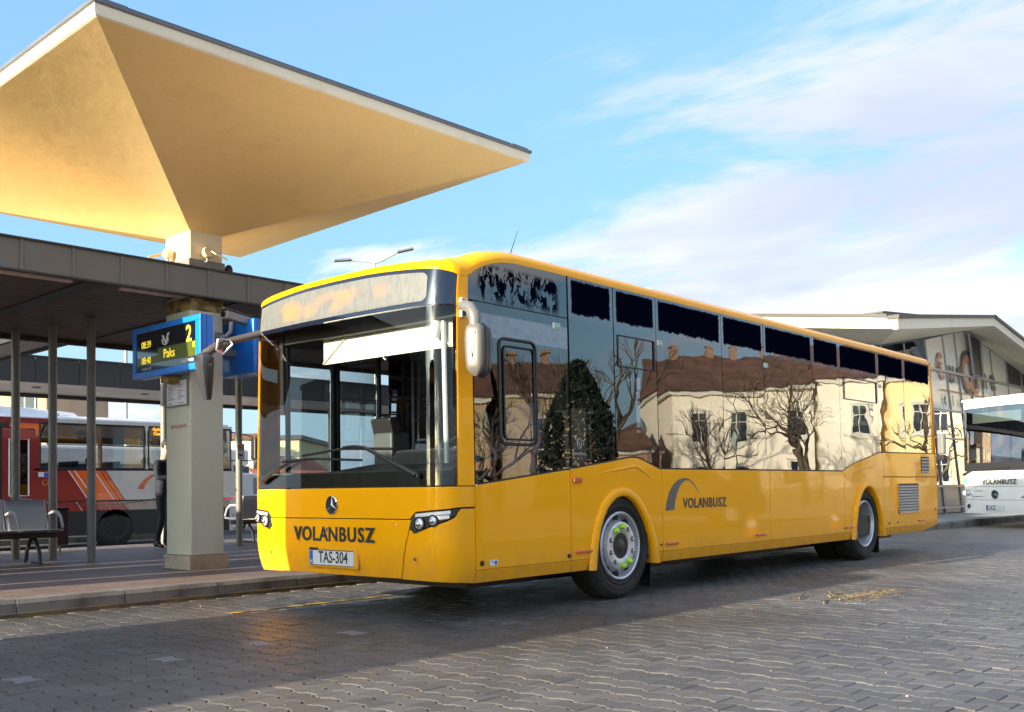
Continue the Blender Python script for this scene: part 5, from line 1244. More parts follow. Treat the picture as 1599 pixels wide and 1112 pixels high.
STAND = dict(pelvis=(0, 0, .93), chest=(0, -.01, 1.30), neck=(0, .0, 1.50), head=(0, -.015, 1.63), look=(0, -1, 0), sh_l=(.185, 0, 1.40), el_l=(.245, .03, 1.12), wr_l=(.235, -.06, .88), hn_l=(.235, -.09, .78),
    sh_r=(-.185, 0, 1.40), el_r=(-.245, .03, 1.12), wr_r=(-.235, -.06, .88), hn_r=(-.235, -.09, .78), hip_l=(.095, 0, .90), kn_l=(.10, -.01, .49), an_l=(.10, .02, .09), toe_l=(.115, -.14, .03), hip_r=(-.095, 0, .90), kn_r=(-.10, -.02, .49), an_r=(-.10, .01, .09), toe_r=(-.115, -.15, .03))
def pose(**k): d = dict(STAND); d.update(k); return d
SIT = pose(pelvis=(0, 0, .52), chest=(0, .03, .90), neck=(0, .02, 1.10), head=(0, 0, 1.23), sh_l=(.185, .02, 1.0), el_l=(.23, -.02, .74), wr_l=(.12, -.20, .66), hn_l=(.06, -.27, .64), sh_r=(-.185, .02, 1.0), el_r=(-.23, -.02, .74), wr_r=(-.12, -.20, .66), hn_r=(-.06, -.27, .64),
    hip_l=(.095, -.02, .50), kn_l=(.11, -.43, .50), an_l=(.11, -.42, .09), toe_l=(.12, -.57, .03), hip_r=(-.095, -.02, .50), kn_r=(-.11, -.43, .50), an_r=(-.11, -.42, .09), toe_r=(-.12, -.57, .03))
person('person in a dark navy jacket and trousers, back turned, standing behind the column', (8.02, 15.30, .14), R(28),
       pose(head=(.03, -.06, 1.64), neck=(.01, -.02, 1.51), look=(.3, -1, -.25), el_l=(.26, -.02, 1.13), wr_l=(.14, -.26, 1.12), hn_l=(.08, -.34, 1.15), el_r=(-.25, -.06, 1.14), wr_r=(-.10, -.28, 1.15), hn_r=(-.05, -.36, 1.18), kn_r=(-.11, -.05, .49), an_r=(-.12, .06, .09), toe_r=(-.14, -.10, .03)), (NAVY, NAVYT, SKIN, SHOE), HAIRD)

# ================================================================ red bus across the lane
RED = M('dark_red_bus_paint', (.26, .006, .010), .35, coat=.6, var=.08); ORG = M('orange_red_bus_paint', (.85, .12, .005), .35, coat=.6, var=.06)
WHB = M('off_white_bus_paint', (.58, .55, .49), .4, coat=.5, var=.06, dirt=(.35, .32, .28), dscale=1.5, dlo=.55, dhi=.8); BEI = M('beige_skirt_paint', (.40, .33, .25), .5, var=.15)
rb = thing('red_bus', 'red, orange and white bus with white roof pod waiting across the lane behind the posts', 'bus', (10, 22, GZ))
rq = lambda x, z, y=0: (x-10, y, z-GZ)
def slab(name, pts, mat, par, proud=.0, th=.02, bev=0): return MB().prism([(x-10, -proud, z-GZ) for x, z in pts], (0, th, 0)).build(name, mat, par, bevel=bev)
X0, X1 = 2.2, 13.35
MB().b2(rq(X0, 2.62, .0), rq(X1-.1, 2.72, 2.5)).prism([rq(X0, 2.72, .05), rq(X1-.2, 2.72, .05), rq(X1-.2, 2.78, .35), rq(X0, 2.78, .35)], (0, 2.0, 0)).build('roof', WHITEP, rb, bevel=.03)
MB().prism([rq(7.2, 2.72, .5), rq(9.85, 2.72, .5), rq(9.7, 2.87, .55), rq(8.8, 2.94, .6), rq(7.2, 2.97, .6)], (0, 1.4, 0)).build('roof_pod', WHITEP, rb, bevel=.03)
text('pod_mark', 'EA', .10, DKTXT, rb, rq(9.3, 2.80, .53), (1, 0, 0), (0, 0, 1), .002); MB().b2(rq(9.42, 2.785, .53), rq(9.68, 2.80, .55)).build('pod_grille', DKTXT, rb)
slab('lower_body', [(8.62, .90), (8.62, 1.56), (9.3, 1.56), (9.75, .90)], RED, rb); slab('lower_body', [(9.755, .90), (9.305, 1.56), (10.15, 1.56), (10.60, .90)], ORG, rb)
slab('lower_body', [(10.605, .90), (10.155, 1.56), (X1-.05, 1.56), (X1-.05, .90)], WHB, rb)
for a, b, mt in (((9.9, .90), (9.44, 1.56), PALEI), ((10.33, .90), (9.87, 1.56), PALEI), ((10.47, .90), (10.01, 1.56), RED), ((9.75, .90), (9.31, 1.56), PALEI), ((10.58, .90), (10.13, 1.56), RED)):
    slab('livery_stripe', [a, (a[0]+.025, a[1]), (b[0]+.025, b[1]), b], mt, rb, .003, .003)
slab('waist_rail', [(8.6, .872), (X1, .872), (X1, .898), (8.6, .898)], BLACK, rb, .004)
slab('skirt_band', [(8.62, .67), (10.7, .67), (10.5, .87), (8.62, .87)], RED, rb); slab('skirt_band', [(10.705, .67), (X1, .67), (X1, .87), (10.505, .87)], BEI, rb)
for k in range(4): slab('livery_stripe', [(9.62+k*.22, .67), (9.635+k*.22, .67), (9.50+k*.22, .87), (9.485+k*.22, .87)], PALEI if k < 2 else ORG, rb, .003, .003)
slab('lower_skirt', [(X0, .13), (9.95, .13), (9.97, .30), (10.05, .48), (10.37, .58), (10.70, .48), (10.78, .30), (10.8, .10), (X1, .10), (X1, .668), (X0, .668)], M('black_skirt', (.018, .018, .018), .6), rb)
slab('rear_body', [(X0, .672), (7.0, .672), (7.0, 2.6), (X0, 2.6)], RED, rb)
slab('top_rail', [(X0, 2.56), (8.9, 2.56), (8.9, 2.68), (X0, 2.68)], RED, rb, .004); slab('top_rail', [(8.905, 2.60), (X1, 2.58), (X1, 2.66), (8.905, 2.68)], WHB, rb, .004)
slab('upper_panel', [(8.62, 2.30), (8.72, 2.30), (8.78, 2.56), (8.1, 2.56), (8.1, 2.48), (8.62, 2.42)], ORG, rb)
slab('door_pillar', [(8.60, .672), (8.70, .672), (8.70, 1.56), (8.70, 2.3), (8.60, 2.3)], RED, rb, .002); slab('window_sill', [(8.60, 1.56), (X1, 1.56), (X1, 1.60), (8.60, 1.60)], BLACK, rb, .002)
slab('window_header', [(8.70, 2.30), (X1, 2.30), (X1, 2.58), (8.90, 2.58)], M('dark_blind_glass', (.03, .03, .032), .25, coat=.6), rb)
BUSG = glass('bus_window_glass', (.80, .84, .86), .9, .01)
for a, b in ((8.72, 11.06), (11.17, 12.3), (12.36, X1-.05)):
    w = slab('side_window', [(a, 1.60), (b, 1.60), (b, 2.30), (a, 2.30)], BUSG, rb, 0, .008); fr_ = MB()
    for p0, p1 in (((a, 1.6), (b, 1.6)), ((b, 1.6), (b, 2.58)), ((b, 2.58), (a, 2.58)), ((a, 2.58), (a, 1.6))): fr_.tube([rq(*p0), rq(*p1)], .022, 6)
    fr_.build('window_frame', BLACK, w)
MB().tube([rq(10.0, 2.12), rq(11.06, 2.11)], .012, 6).tube([rq(10.0, 2.12), rq(10.0, 2.32)], .012, 6).build('hopper_bar', BLACK, rb)
slab('window_pillar', [(11.08, 1.60), (11.16, 1.60), (11.13, 1.75), (11.13, 2.45), (11.18, 2.60), (11.05, 2.60), (11.10, 2.45), (11.10, 1.75)], WHB, rb, .012)
ds = slab('side_display', [(11.20, 2.36), (11.75, 2.36), (11.75, 2.58), (11.20, 2.58)], SCREEN, rb, .004)
text('display_line', 'Győr', .10, LEDO, ds, rq(11.37, 2.525, -.012), (1, 0, 0), (0, 0, 1), .001, .003); text('display_line', 'Csorna', .10, LEDO, ds, rq(11.43, 2.425, -.012), (1, 0, 0), (0, 0, 1), .001, .003)
for a, b in ((7.05, 7.75), (7.95, 8.60)):
    d_ = slab('door', [(a, .68), (b, .68), (b, 2.45), (a, 2.45)], RED, rb); slab('door_glass', [(a+.14, 1.02), (b-.12, 1.02), (b-.12, 2.22), (a+.14, 2.22)], glass('door_glass_%d' % int(a*10), (.5, .55, .58), 1, .02), d_, .003, .003)
    fr_ = MB(); fr_.tube([rq(x, z, -.006) for x, z in ((a+.14, 1.02), (b-.12, 1.02), (b-.12, 2.22), (a+.14, 2.22), (a+.14, 1.02))], .018, 6); fr_.build('door_rubber', PALEI, d_)
slab('door_post', [(7.75, .68), (7.95, .68), (7.95, 2.5), (7.75, 2.5)], BLACK, rb)
st_ = slab('sticker_row', [(8.68, 1.42), (9.0, 1.42), (9.0, 1.52), (8.68, 1.52)], PALEI, rb, .004, .003); slab('sticker', [(8.80, 1.425), (8.92, 1.425), (8.92, 1.515), (8.80, 1.515)], PLATEB, st_, .007, .003)
MB().lathe([(.05, 0), (.06, 0), (.06, .006), (.05, .006)], rq(8.82, 1.30, -.004), (0, -1, 0), 18, False).build('fuel_ring', CHROME, rb)
mb = MB(); o_ = [(10.90, 1.14), (10.96, 1.25), (11.06, 1.36), (11.20, 1.46), (11.36, 1.50)]; i_ = [(11.05, 1.14), (11.09, 1.24), (11.16, 1.33), (11.26, 1.42), (11.37, 1.49)]
mb.grid([[rq(x, z, -.004) for x, z in o_], [rq(x, z, -.004) for x, z in i_]], flip=True).build('bow_logo', ORANGE, rb)
for x in (10.37, 4.6): MB().lathe([(.0, -.01), (.25, -.01), (.27, -.03), (.40, -.03), (.46, .01), (.46, .25)], rq(x, .46+GZ, .03), (0, 1, 0), 32).build('wheel', TYRE, rb, smooth=40)
MB().b2(rq(X0, .3, .5), rq(X1-.3, .60, 2.2)).build('underframe', BLACK, rb); MB().b2(rq(X0, .60, .04), rq(X1-.1, .66, 2.45)).build('floor', DARKI, rb)
# far side: posts and low wall so the lane beyond shows through the windows
slab('far_wall', [(X0, .1), (X1, .1), (X1, 1.5), (X0, 1.5)], WHB, rb, -2.46); 
for x in (3, 5, 7, 8.9, 11.1, 13.2): MB().b2(rq(x, 1.5, 2.44), rq(x+.09, 2.7, 2.5)).build('far_post', BLACK, rb)
slab('far_header', [(X0, 2.28), (X1, 2.28), (X1, 2.7), (X0, 2.7)], BLACK, rb, -2.46)
slab('front_pillar', [(X1-.09, .10), (X1, .10), (X1+.05, 1.5), (X1-.08, 2.66), (X1-.17, 2.66), (X1-.06, 1.5)], WHB, rb, .002)
MB().b2(rq(X1-.05, .15, .02), rq(X1+.03, 1.45, 2.48)).build('front_panel', WHB, rb, bevel=.03); MB().prism([rq(X1+.02, 1.46, .04), rq(X1-.12, 2.62, .04), rq(X1-.11, 2.62, .04), rq(X1+.035, 1.46, .04)], (0, 2.4, 0)).build('windscreen', BUSG, rb)
m_ = MB().tube([rq(13.15, 2.55, .05), rq(13.7, 2.46, -.12), rq(13.82, 2.40, -.2)], .018, 6).tube([rq(13.15, 1.82, .05), rq(13.75, 1.82, -.12), rq(13.84, 1.84, -.2)], .014, 6).build('mirror_arm', BLACKP, rb)
MB().box(rq(13.86, 2.12, -.22), (.13, .20, .55)).build('mirror', BLACKP, m_, bevel=.03)
rs_ = MB().b2((-.2, -.2, 0), (.2, .2, .1)).box((-.24, 0, .42), (.08, .42, .75), (0, R(-8), 0)).mesh('passenger_seat', SEATB)
for k in range(9):
    for y in (.35, .8, 1.7, 2.1):
        o = link('passenger_seat', rs_, rb); o.location = rq(3.2+k*.95, .98, y)
ped = [('passenger with dark hair seated at the left end of the red bus window', 8.87, HAIRD, GREYC), ('passenger with short dark hair seated mid window in the red bus', 10.08, HAIRD, NAVY), ('driver of the red bus with receding grey hair', 11.42, M('grey_hair', (.16, .14, .13), .8), GREYC)]
for lab, x, hr, ct in ped: person(lab, (x, 22.62, .52), R(90), SIT, (ct, NAVYT, SKIN, SHOE), hr)

# white coach further across, seen through the red bus
fco = thing('parked_coach', 'long white coach parked beyond the red bus, seen through its windows', 'coach', (12, 31, GZ))
MB().b2((-7.5, 0, .35), (7.5, 2.5, 1.55)).build('lower_body', WHITEP, fco, bevel=.04); MB().b2((-7.5, .02, 1.56), (7.5, 2.48, 2.12)).build('window_band', M('blue_grey_glass', (.06, .10, .14), .1, coat=1), fco); MB().b2((-7.5, 0, 2.13), (7.5, 2.5, 2.72)).build('roof', WHITEP, fco, bevel=.1)
for x in (-5, 4.8): MB().lathe([(0, -.02), (.48, 0), (.48, .3), (0, .3)], (x, .0, .48), (0, 1, 0), 24).build('wheel', TYRE, fco)
for k in range(6): MB().b2((-5+k*2, -.004, 1.58), (-4.94+k*2, .03, 2.1)).build('window_post', BLACK, fco)

# ================================================================ white coach at the right
wc = thing('white_coach', 'white coach facing us at the right edge with VOLÁNBUSZ lettering and blue round sticker', 'coach', (25.25, 8.81, .0), math.atan2(-.873, -.487))
# local: x across the nose (0 at its image-left corner .. 2.55), y towards us is -Y ; body runs to +y
WCG = glass('coach_windscreen', (.42, .48, .47), 1.5, .38, 0, .05, 1.2)
def cur(x): return .16*((x-1.275)/1.275)**2 + (.16*max(0, (abs(x-1.275)-1.05)/.225)**2)
def Fc(x, z): return Vector((x, cur(x) + .02*max(0, z-1.3)**2*.6 + (.05*((z-2.75)/.3)**2 if z > 2.75 else 0), z)), Vector((0, -1, 0))
def cpatch(name, x0, x1, z0, z1, mat, par=None, proud=0, n=16, nz=4): return patch(name, Fc, span(x0, x1, n), z0, z1, nz, mat, par or wc, depth=.02, proud=proud, u0=0)
cpatch('bumper', .0, 2.55, .30, .62, WHITEP); cpatch('lamp_panel', .0, 2.55, .628, .93, WHITEP); cpatch('name_panel', .0, 2.55, .938, 1.19, WHITEP); cpatch('wiper_panel', .0, 2.55, 1.198, 1.30, WHITEP)
cpatch('screen_band', .02, 2.53, 1.31, 1.50, BLACKP); cpatch('windscreen', .02, 2.53, 1.50, 2.80, WCG, nz=8); cpatch('roof_brow', 0, 2.55, 2.81, 3.0, WHITEP)
dsg = cpatch('destination_panel', .52, 2.0, 2.44, 2.68, M('pale_destination', (.75, .77, .66), .4, emit=.05), None, -.02); cpatch('visor_tint', .04, 2.5, 2.20, 2.79, glass('coach_blind', (.30, .33, .36), .3, .02), None, -.03)
for sd in (0, 1):
    fx = lambda x: x if sd == 0 else 2.55-x
    h = MB().prism([Fc(fx(x), z)[0]+Vector((0, -.012, 0)) for x, z in ((.05, .86), (.30, .87), (.58, .68), (.56, .665), (.08, .72))], (0, .02, 0)).build('headlight', M('coach_lamp_glass_%d' % sd, (.45, .46, .47), .12, .4, coat=1), wc, bevel=.006)
    for x, r_, mt in ((.20, .058, M('lit_lamp_%d' % sd, (1, .93, .78), .2, emit=.25)), (.36, .062, LAMPG), (.09, .04, LAMPG)):
        p = Fc(fx(x), .785)[0]; MB().lathe([(r_, .0), (r_*.98, .016), (r_*.8, .022), (0, .024)], p+Vector((0, -.014, 0)), (0, -1, 0), 18).build('lamp', mt, h, smooth=50); MB().lathe([(r_, 0), (r_*1.15, 0), (r_*1.15, .014), (r_, .014)], p+Vector((0, -.016, 0)), (0, -1, 0), 18, False).build('lamp_ring', CHROME, h)
    p = Fc(fx(.36), .475)[0]; f_ = MB().lathe([(.07, .0), (.07, .012), (.055, .014), (0, .010)], p, (0, -1, 0), 18).build('fog_lamp', CHROME, wc, smooth=40); MB().lathe([(.052, 0), (0, .002)], p+Vector((0, -.014, 0)), (0, -1, 0), 16).build('fog_glass', BLACKP, f_)
stk = MB().lathe([(.065, 0), (.065, .004), (0, .004)], Fc(.24, 1.07)[0]+Vector((0, -.002, 0)), (0, -1, 0), 24).build('round_sticker', M('sky_blue_sticker', (.03, .22, .55), .4), wc); MB().box(Fc(.24, 1.07)[0]+Vector((0, -.008, 0)), (.02, .002, .075)).build('sticker_sign', PALEI, stk)
volan(Fc(1.40, 1.045)[0]+Vector((0, -.012, 0)), (1, 0, 0), (0, 0, 1), .115, DGREY_PRINT, wc)
text('small_print', 'Tourismo', .05, M('grey_badge', (.4, .4, .4), .4, .5), wc, Fc(1.12, 1.14)[0]+Vector((0, -.006, 0)), (1, 0, 0), (0, 0, 1), .001) if False else None
e = MB().lathe([(.115, 0), (.115, .015), (.10, .018), (.10, 0)], Fc(1.275, .755)[0], (0, -1, 0), 28, False).build('star_emblem', CHROME, wc, smooth=40); MB().lathe([(.1, .004), (0, .005)], Fc(1.275, .755)[0], (0, -1, 0), 28).build('emblem_disc', BLACKP, e)
stm = MB(); p = Fc(1.275, .755)[0]+Vector((0, -.006, 0))
for k in range(3):
    a = R(90+120*k); d = Vector((math.cos(a), 0, math.sin(a))); w = Vector((-math.sin(a), 0, math.cos(a))); stm._add([p+w*.014, p+d*.10, p-w*.014, p+Vector((0, -.012, 0))], [[0, 1, 3], [1, 2, 3], [0, 3, 2]])
stm.build('emblem_star', CHROME, e)
for z in (.835, .705): MB().b2(Vector((.62, cur(.8)-.006, z-.006)), Vector((1.13, cur(1.1)+.02, z+.006))).build('groove', DARKI, wc)
pl_ = MB().box(Fc(1.275, .44)[0]+Vector((0, -.015, 0)), (.54, .012, .135)).build('number_plate', PLATEW, wc); MB().box(Fc(1.275, .44)[0]+Vector((-.24, -.023, 0)), (.055, .004, .13)).build('plate_band', PLATEB, pl_)
text('plate_text', 'LKZ', .14, DKTXT, pl_, Fc(1.275, .44)[0]+Vector((-.085, -.023, 0)), (1, 0, 0), (0, 0, 1), .001, .002, sx=.85)
MB().tube([Fc(.18, 1.23)[0]+Vector((0, -.03, 0)), Fc(.55, 1.33)[0]+Vector((0, -.05, 0)), Fc(.95, 1.37)[0]+Vector((0, -.04, 0))], [.03, .018, .012], 8).tube([Fc(.75, 1.345)[0]+Vector((0, -.03, 0)), Fc(1.7, 1.38)[0]+Vector((0, -.03, 0))], .012, 6).build('wiper', BLACKP, wc)
MB().tube([Fc(.08, 1.545)[0]+Vector((0, .05, 0)), Fc(.55, 1.60)[0]+Vector((0, .05, 0)), Fc(.74, 1.59)[0]+Vector((0, .05, 0))], .022, 8).build('yellow_rail', M('yellow_grab_rail', (.8, .58, .02), .4), wc)
MB().b2((.75, .5, 1.5), (1.4, .7, 1.72)).box((1.2, .9, 1.66), (1.0, .3, .26)).build('dashboard', DASH, wc, bevel=.03); 
text('sill_note', 'Ide gyere', .05, PALEI, wc, Fc(.70, 1.42)[0]+Vector((0, -.006, 0)), (1, 0, 0), (0, 0, 1), .001) if False else None
m_ = MB().tube([(.02, .1, 2.36), (-.20, -.03, 2.42), (-.30, -.05, 2.40), (-.36, -.05, 2.30)], .016, 8).tube([(.02, .1, 2.20), (-.10, -.02, 2.18), (-.20, -.03, 2.42)], .014, 8).tube([(.02, .1, 2.36), (.16, .03, 2.30), (.26, .0, 2.20), (.26, .0, 2.08)], .016, 8).build('mirror_arm', BLACKP, wc, smooth=50)
MB().box((-.37, -.05, 2.0), (.20, .13, .52)).build('mirror', M('mirror_case', (.16, .16, .15), .4), m_, bevel=.04); MB().box((-.37, -.05, 1.66), (.21, .13, .14)).build('kerb_mirror', BLACKP, m_, bevel=.03)
for x in (0, 2.55):
    s_ = -1 if x == 0 else 1
    MB().b2((x-.02, .33, .30), (x+.02, 12, 1.5)).build('side_panel', WHITEP, wc); MB().b2((x-.012, .35, 1.51), (x+.012, 12, 2.75)).build('side_windows', SIDEG, wc); MB().b2((x-.02, .33, 2.76), (x+.02, 12, 3.0)).build('side_rail', WHITEP, wc)
    for y in (2.6, 9.0): MB().lathe([(0, 0), (.5, .01), (.5, .3), (0, .3)], (x-s_*.02 if s_ < 0 else x-.02, y, .5), (1 if s_ < 0 else -1, 0, 0), 28).build('wheel', TYRE, wc)
MB().b2((0, .25, 3.0), (2.55, 12, 3.05)).build('roof', WHITEP, wc); MB().b2((0, 11.98, .3), (2.55, 12.02, 3.0)).build('rear_panel', WHITEP, wc); MB().b2((.05, .4, .3), (2.5, 11.9, .9)).build('floor', DARKI, wc)
for k in range(5): MB().b2((.3, 3+k*1.6, .9), (1.0, 3.15+k*1.6, 1.9)).b2((1.55, 3+k*1.6, .9), (2.25, 3.15+k*1.6, 1.9)).build('passenger_seat', SEATB, wc)

# ================================================================ the glass-fronted store at the right
eu = thing('store_building', 'store with tilted glass front, folded cream roof and large eurone sign', 'building', (31, 11, .12))
E0 = Vector((31, 11, .12))
def We(x, y, z): return Vector((x, y, z))-E0
CREAM = plaster('cream_roof_edge', (.72, .68, .56), (.62, .57, .45), .05, .01, .5, .8, .6); SOFF = plaster('roof_soffit', (.84, .80, .62), (.74, .70, .54), .05, .01, .5, .8, .5)
# roof: fascia along the front (gable), left side fascia, soffits
fz = [(23.7, 4.72, 4.98), (30.7, 5.57, 5.80), (44, 3.6, 3.83)]
for (a, b) in zip(fz, fz[1:]):
    MB().prism([We(a[0], 9.5, a[1]), We(b[0], 9.5, b[1]), We(b[0], 9.5, b[2]), We(a[0], 9.5, a[2])], (0, .12, 0)).build('roof_edge', CREAM, eu)
    MB().prism([We(a[0]-.05, 9.45, a[2]+.001), We(b[0]+.05, 9.45, b[2]+.001), We(b[0]+.05, 9.45, b[2]+.09), We(a[0]-.05, 9.45, a[2]+.09)], (0, .3, 0)).build('roof_trim', DARKTRIM, eu)
MB().prism([We(23.7, 9.623, 4.745), We(23.7, 16, 5.58), We(23.7, 16, 5.86), We(23.7, 9.623, 5.005)], (.12, 0, 0)).build('roof_edge', CREAM, eu); MB().prism([We(23.66, 9.76, 5.04), We(23.66, 16, 5.862), We(23.66, 16, 5.94), We(23.66, 9.76, 5.118)], (.1, 0, 0)).build('roof_trim', DARKTRIM, eu)
wtz = [(26.2, 4.72), (29.2, 5.16), (32.7, 5.80), (38.6, 4.86), (44, 4.0)]   # where the soffit meets the glass
mb = MB(); mb._add([We(23.72, 9.55, 4.73), We(30.7, 9.55, 5.58), We(32.7, 11, 5.82), We(26.2, 11, 4.75)], [[0, 1, 2, 3][::-1]]); mb._add([We(30.7, 9.55, 5.58), We(44, 9.55, 3.62), We(44, 11, 4.05), We(32.7, 11, 5.82)], [[0, 1, 2, 3][::-1]])
mb._add([We(23.72, 9.55, 4.73), We(26.2, 11, 4.75), We(23.72, 16, 5.59)], [[0, 2, 1]]); mb._add([We(26.2, 11, 4.75), We(26.2, 16, 5.5), We(23.72, 16, 5.59)], [[0, 2, 1]]); mb.build('soffit', SOFF, eu)
mb = MB(); mb._add([We(23.7, 9.5, 5.07), We(30.7, 9.5, 5.89), We(35, 16, 6.6), We(23.7, 16, 5.95)], [[0, 1, 2, 3]]); mb._add([We(30.7, 9.5, 5.89), We(44, 9.5, 3.92), We(46, 16, 4.6), We(35, 16, 6.6)], [[0, 1, 2, 3]]); mb.build('roof', FLASH, eu)
MB().prism([We(30.3, 12.6, 6.1), We(34.2, 12.6, 6.1), We(34.2, 12.6, 6.62), We(30.3, 12.6, 6.30)], (0, 2, 0)).build('roof_hump', CREAM, eu); MB().prism([We(34.22, 12.55, 6.62), We(30.2, 12.55, 6.30), We(30.2, 12.55, 6.35), We(34.26, 12.55, 6.68)], (0, 2.1, 0)).build('roof_trim', DARKTRIM, eu)
MUL = M('grey_mullion', (.34, .355, .38), .45, .2); SPAND = M('white_window_film', (.82, .83, .78), .5, coat=.4, var=.03); STG = glass('store_mirror_glass', (.05, .06, .07), 3.0, .35, 0, .05, .6, .03)
DKW = M('dark_shutter', (.055, .06, .06), .5)
def mx_(x, z): return x - .26*(z-4.38)          # mullions rake to the left going up
xs = [26.3, 27.9, 29.51, 30.98, 32.01, 33.03, 34.10, 35.23, 36.75, 38.30, 39.9, 41.6, 43.3]
ztop = lin(wtz)
def quad(x0, x1, z0, z1, y=11.0): return [We(mx_(x0, z0), y, z0), We(mx_(x1, z0), y, z0), We(mx_(x1, z1 if not callable(z1) else z1(x1)), y, z1 if not callable(z1) else z1(x1)), We(mx_(x0, z1 if not callable(z1) else z1(x0)), y, z1 if not callable(z1) else z1(x0))]
zt = lambda x: ztop(mx_(x, 5.2))
for i, (a, b) in enumerate(zip(xs, xs[1:])):
    up_m = STG if i < 2 else (SPAND if i < 8 else DKW)
    MB().prism([Vector((v_.x, v_.y+(.0 if i > 1 else (.03 if v_.z > 4.5 else .0)+(.45 if v_.z > 4.5 else 0)*.6), v_.z)) for v_ in quad(a, b, 4.42, zt)], (0, .02, 0)).build('upper_pane', up_m, eu); MB().prism(quad(a, b, 3.24, 4.34), (0, .02, 0)).build('film_pane', SPAND if 1 < i < 9 else STG, eu); MB().prism(quad(a, b, 2.40, 3.18), (0, .02, 0)).build('lower_pane', STG, eu); MB().prism(quad(a, b, .98, 2.34), (0, .02, 0)).build('lower_pane', STG, eu)
    MB().prism(quad(a, b, .14, .9), (0, .03, 0)).build('plinth_panel', M('plinth_panel_grey', (.15, .16, .17), .35, coat=.3, var=.2, vscale=1.5) if i == 0 else bpy.data.materials['plinth_panel_grey'], eu)
for x in xs: MB().tube([We(mx_(x, .12), 10.985, .12), We(mx_(x, zt(x)), 10.985, zt(x))], .030, 4).build('mullion', MUL, eu)
for z, h in ((4.38, .07), (3.21, .05), (2.37, .05), (.94, .07), (.30, .05)): MB().b2(We(mx_(26.3, z), 10.92, z-h/2), We(mx_(43.3, z), 10.99, z+h/2)).build('transom', MUL, eu)
MB().prism([We(33.0+.05, 10.90, 4.43), We(33.86, 10.90, 4.43), We(33.70, 10.90, 5.58), We(32.68, 10.90, 5.68)], (0, .05, 0)).build('dark_window', DKW, eu)
fr_ = MB(); fr_.tube([We(x, 10.88, z) for x, z in ((33.02, 4.42), (33.9, 4.42), (33.72, 5.60), (32.64, 5.70), (33.02, 4.42))], .05, 4); fr_.build('window_frame', MUL, eu)
MB().b2(We(26.3, 11.05, .0), We(44, 11.2, 2.3)).b2(We(25.0, 11.2, .0), We(44, 16, .02)).build('back_wall', DARKI, eu); MB().prism([We(26.0, 11.1, 0), We(26.0, 16, 0), We(26.0, 16, 4.9), We(26.0, 11.1, 4.74)], (.1, 0, 0)).build('side_wall', STG, eu)
SAL = M('salmon_letter', (.55, .24, .15), .5); GRL = M('grey_letter', (.07, .08, .095), .5)
YT = 10.95
def el(s, x, z, size, mat, sx=1.0): return text('letter', s, size*1.12, mat, eu, We(x, YT, z), (1, 0, 0), (-.26, 0, 1), .002, .016, sx=sx)
el('€', 30.42, 4.45, .95, SAL, .85); el('u', 31.30, 4.42, 1.0, GRL, .95); el('r', 31.98, 4.42, 1.0, GRL, .95); el('n', 34.25, 4.42, 1.0, GRL, .9); el('e', 35.08, 4.42, 1.0, GRL, .95)
def oval(cx, cz, rx, rz, w, mat, y):
    rows = []
    for f in (1, 1-w): rows.append([We(cx+rx*f*math.cos(a)-.26*rz*f*math.sin(a)*.6, y, cz+rz*f*math.sin(a)) for a in [2*math.pi*k/40 for k in range(41)]])
    return MB().grid(rows).build('letter', mat, eu)
oval(32.75, 4.50, .60, .68, .20, GRL, YT-.004); oval(32.75, 4.50, .47, .53, .42, SAL, YT-.006); oval(33.38, 4.18, .42, .34, .34, SAL, YT-.008); oval(33.38, 4.22, .26, .22, .55, GRL, YT-.010)
MB().prism([We(30.4, YT-.003, 3.80), We(38.2, YT-.003, 3.80), We(38.2, YT-.003, 3.835), We(30.4, YT-.003, 3.835)], (0, .004, 0)).build('sign_rule', SAL, eu)
for s, x in (('d', 30.72), ('i', 31.38), ('s', 32.05), ('c', 32.75), ('o', 33.45), ('u', 34.15), ('n', 34.85), ('t', 35.5)): el(s, x, 3.53, .42, GRL, .75)
tag(MB().b2((18.2, 8.55, -.1), (60, 11.2, .118)).b2((19.6, 11.2, -.1), (60, 16.5, .118)).build('far_pavement', M('pale_pavement', (.36, .35, .33), .7, var=.12, vscale=2), None), kind='structure')
k3 = thing('store_kerb', None, None); tag(k3, kind='structure')
for k in range(34):
    o = link('kerb_stone', ks, k3); o.location = (18.2+k*.96, 8.30, 0)

# ================================================================ townhouses, trees and cars on the far side of the square (they show in the bus windows)
ROOFT = M('brown_roof_tile', (.13, .065, .045), .8, var=.35, vscale=1.5, bump=.6, bscale=9, bdist=.05); PANE = M('house_window_pane', (.02, .025, .03), .1, coat=1); WFR = M('white_window_frame', (.6, .58, .52), .6)
win_f = MB(); 
for lo, hi in (((-.55, -.08, 0), (-.42, .05, 1.9)), ((.42, -.08, 0), (.55, .05, 1.9)), ((-.42, -.08, 1.77), (.42, .05, 1.9)), ((-.42, -.08, 0), (.42, .05, .12)), ((-.03, -.05, .12), (.03, .04, 1.77)), ((-.42, -.05, 1.2), (.42, .04, 1.26)), ((-.65, -.16, -.12), (.65, .03, 0)), ((-.65, -.14, 1.9), (.65, .03, 2.02))): win_f.b2(lo, hi)
WIN_ME = win_f.mesh('window', WFR); PANE_ME = MB().b2((-.42, -.03, .12), (.42, .0, 1.77)).mesh('pane', PANE)
arch_pts = [(-.6, 0), (.6, 0), (.6, 1.5)] + [(.6*math.cos(R(a)), 1.5+.6*math.sin(R(a))) for a in range(15, 166, 15)] + [(-.6, 1.5)]
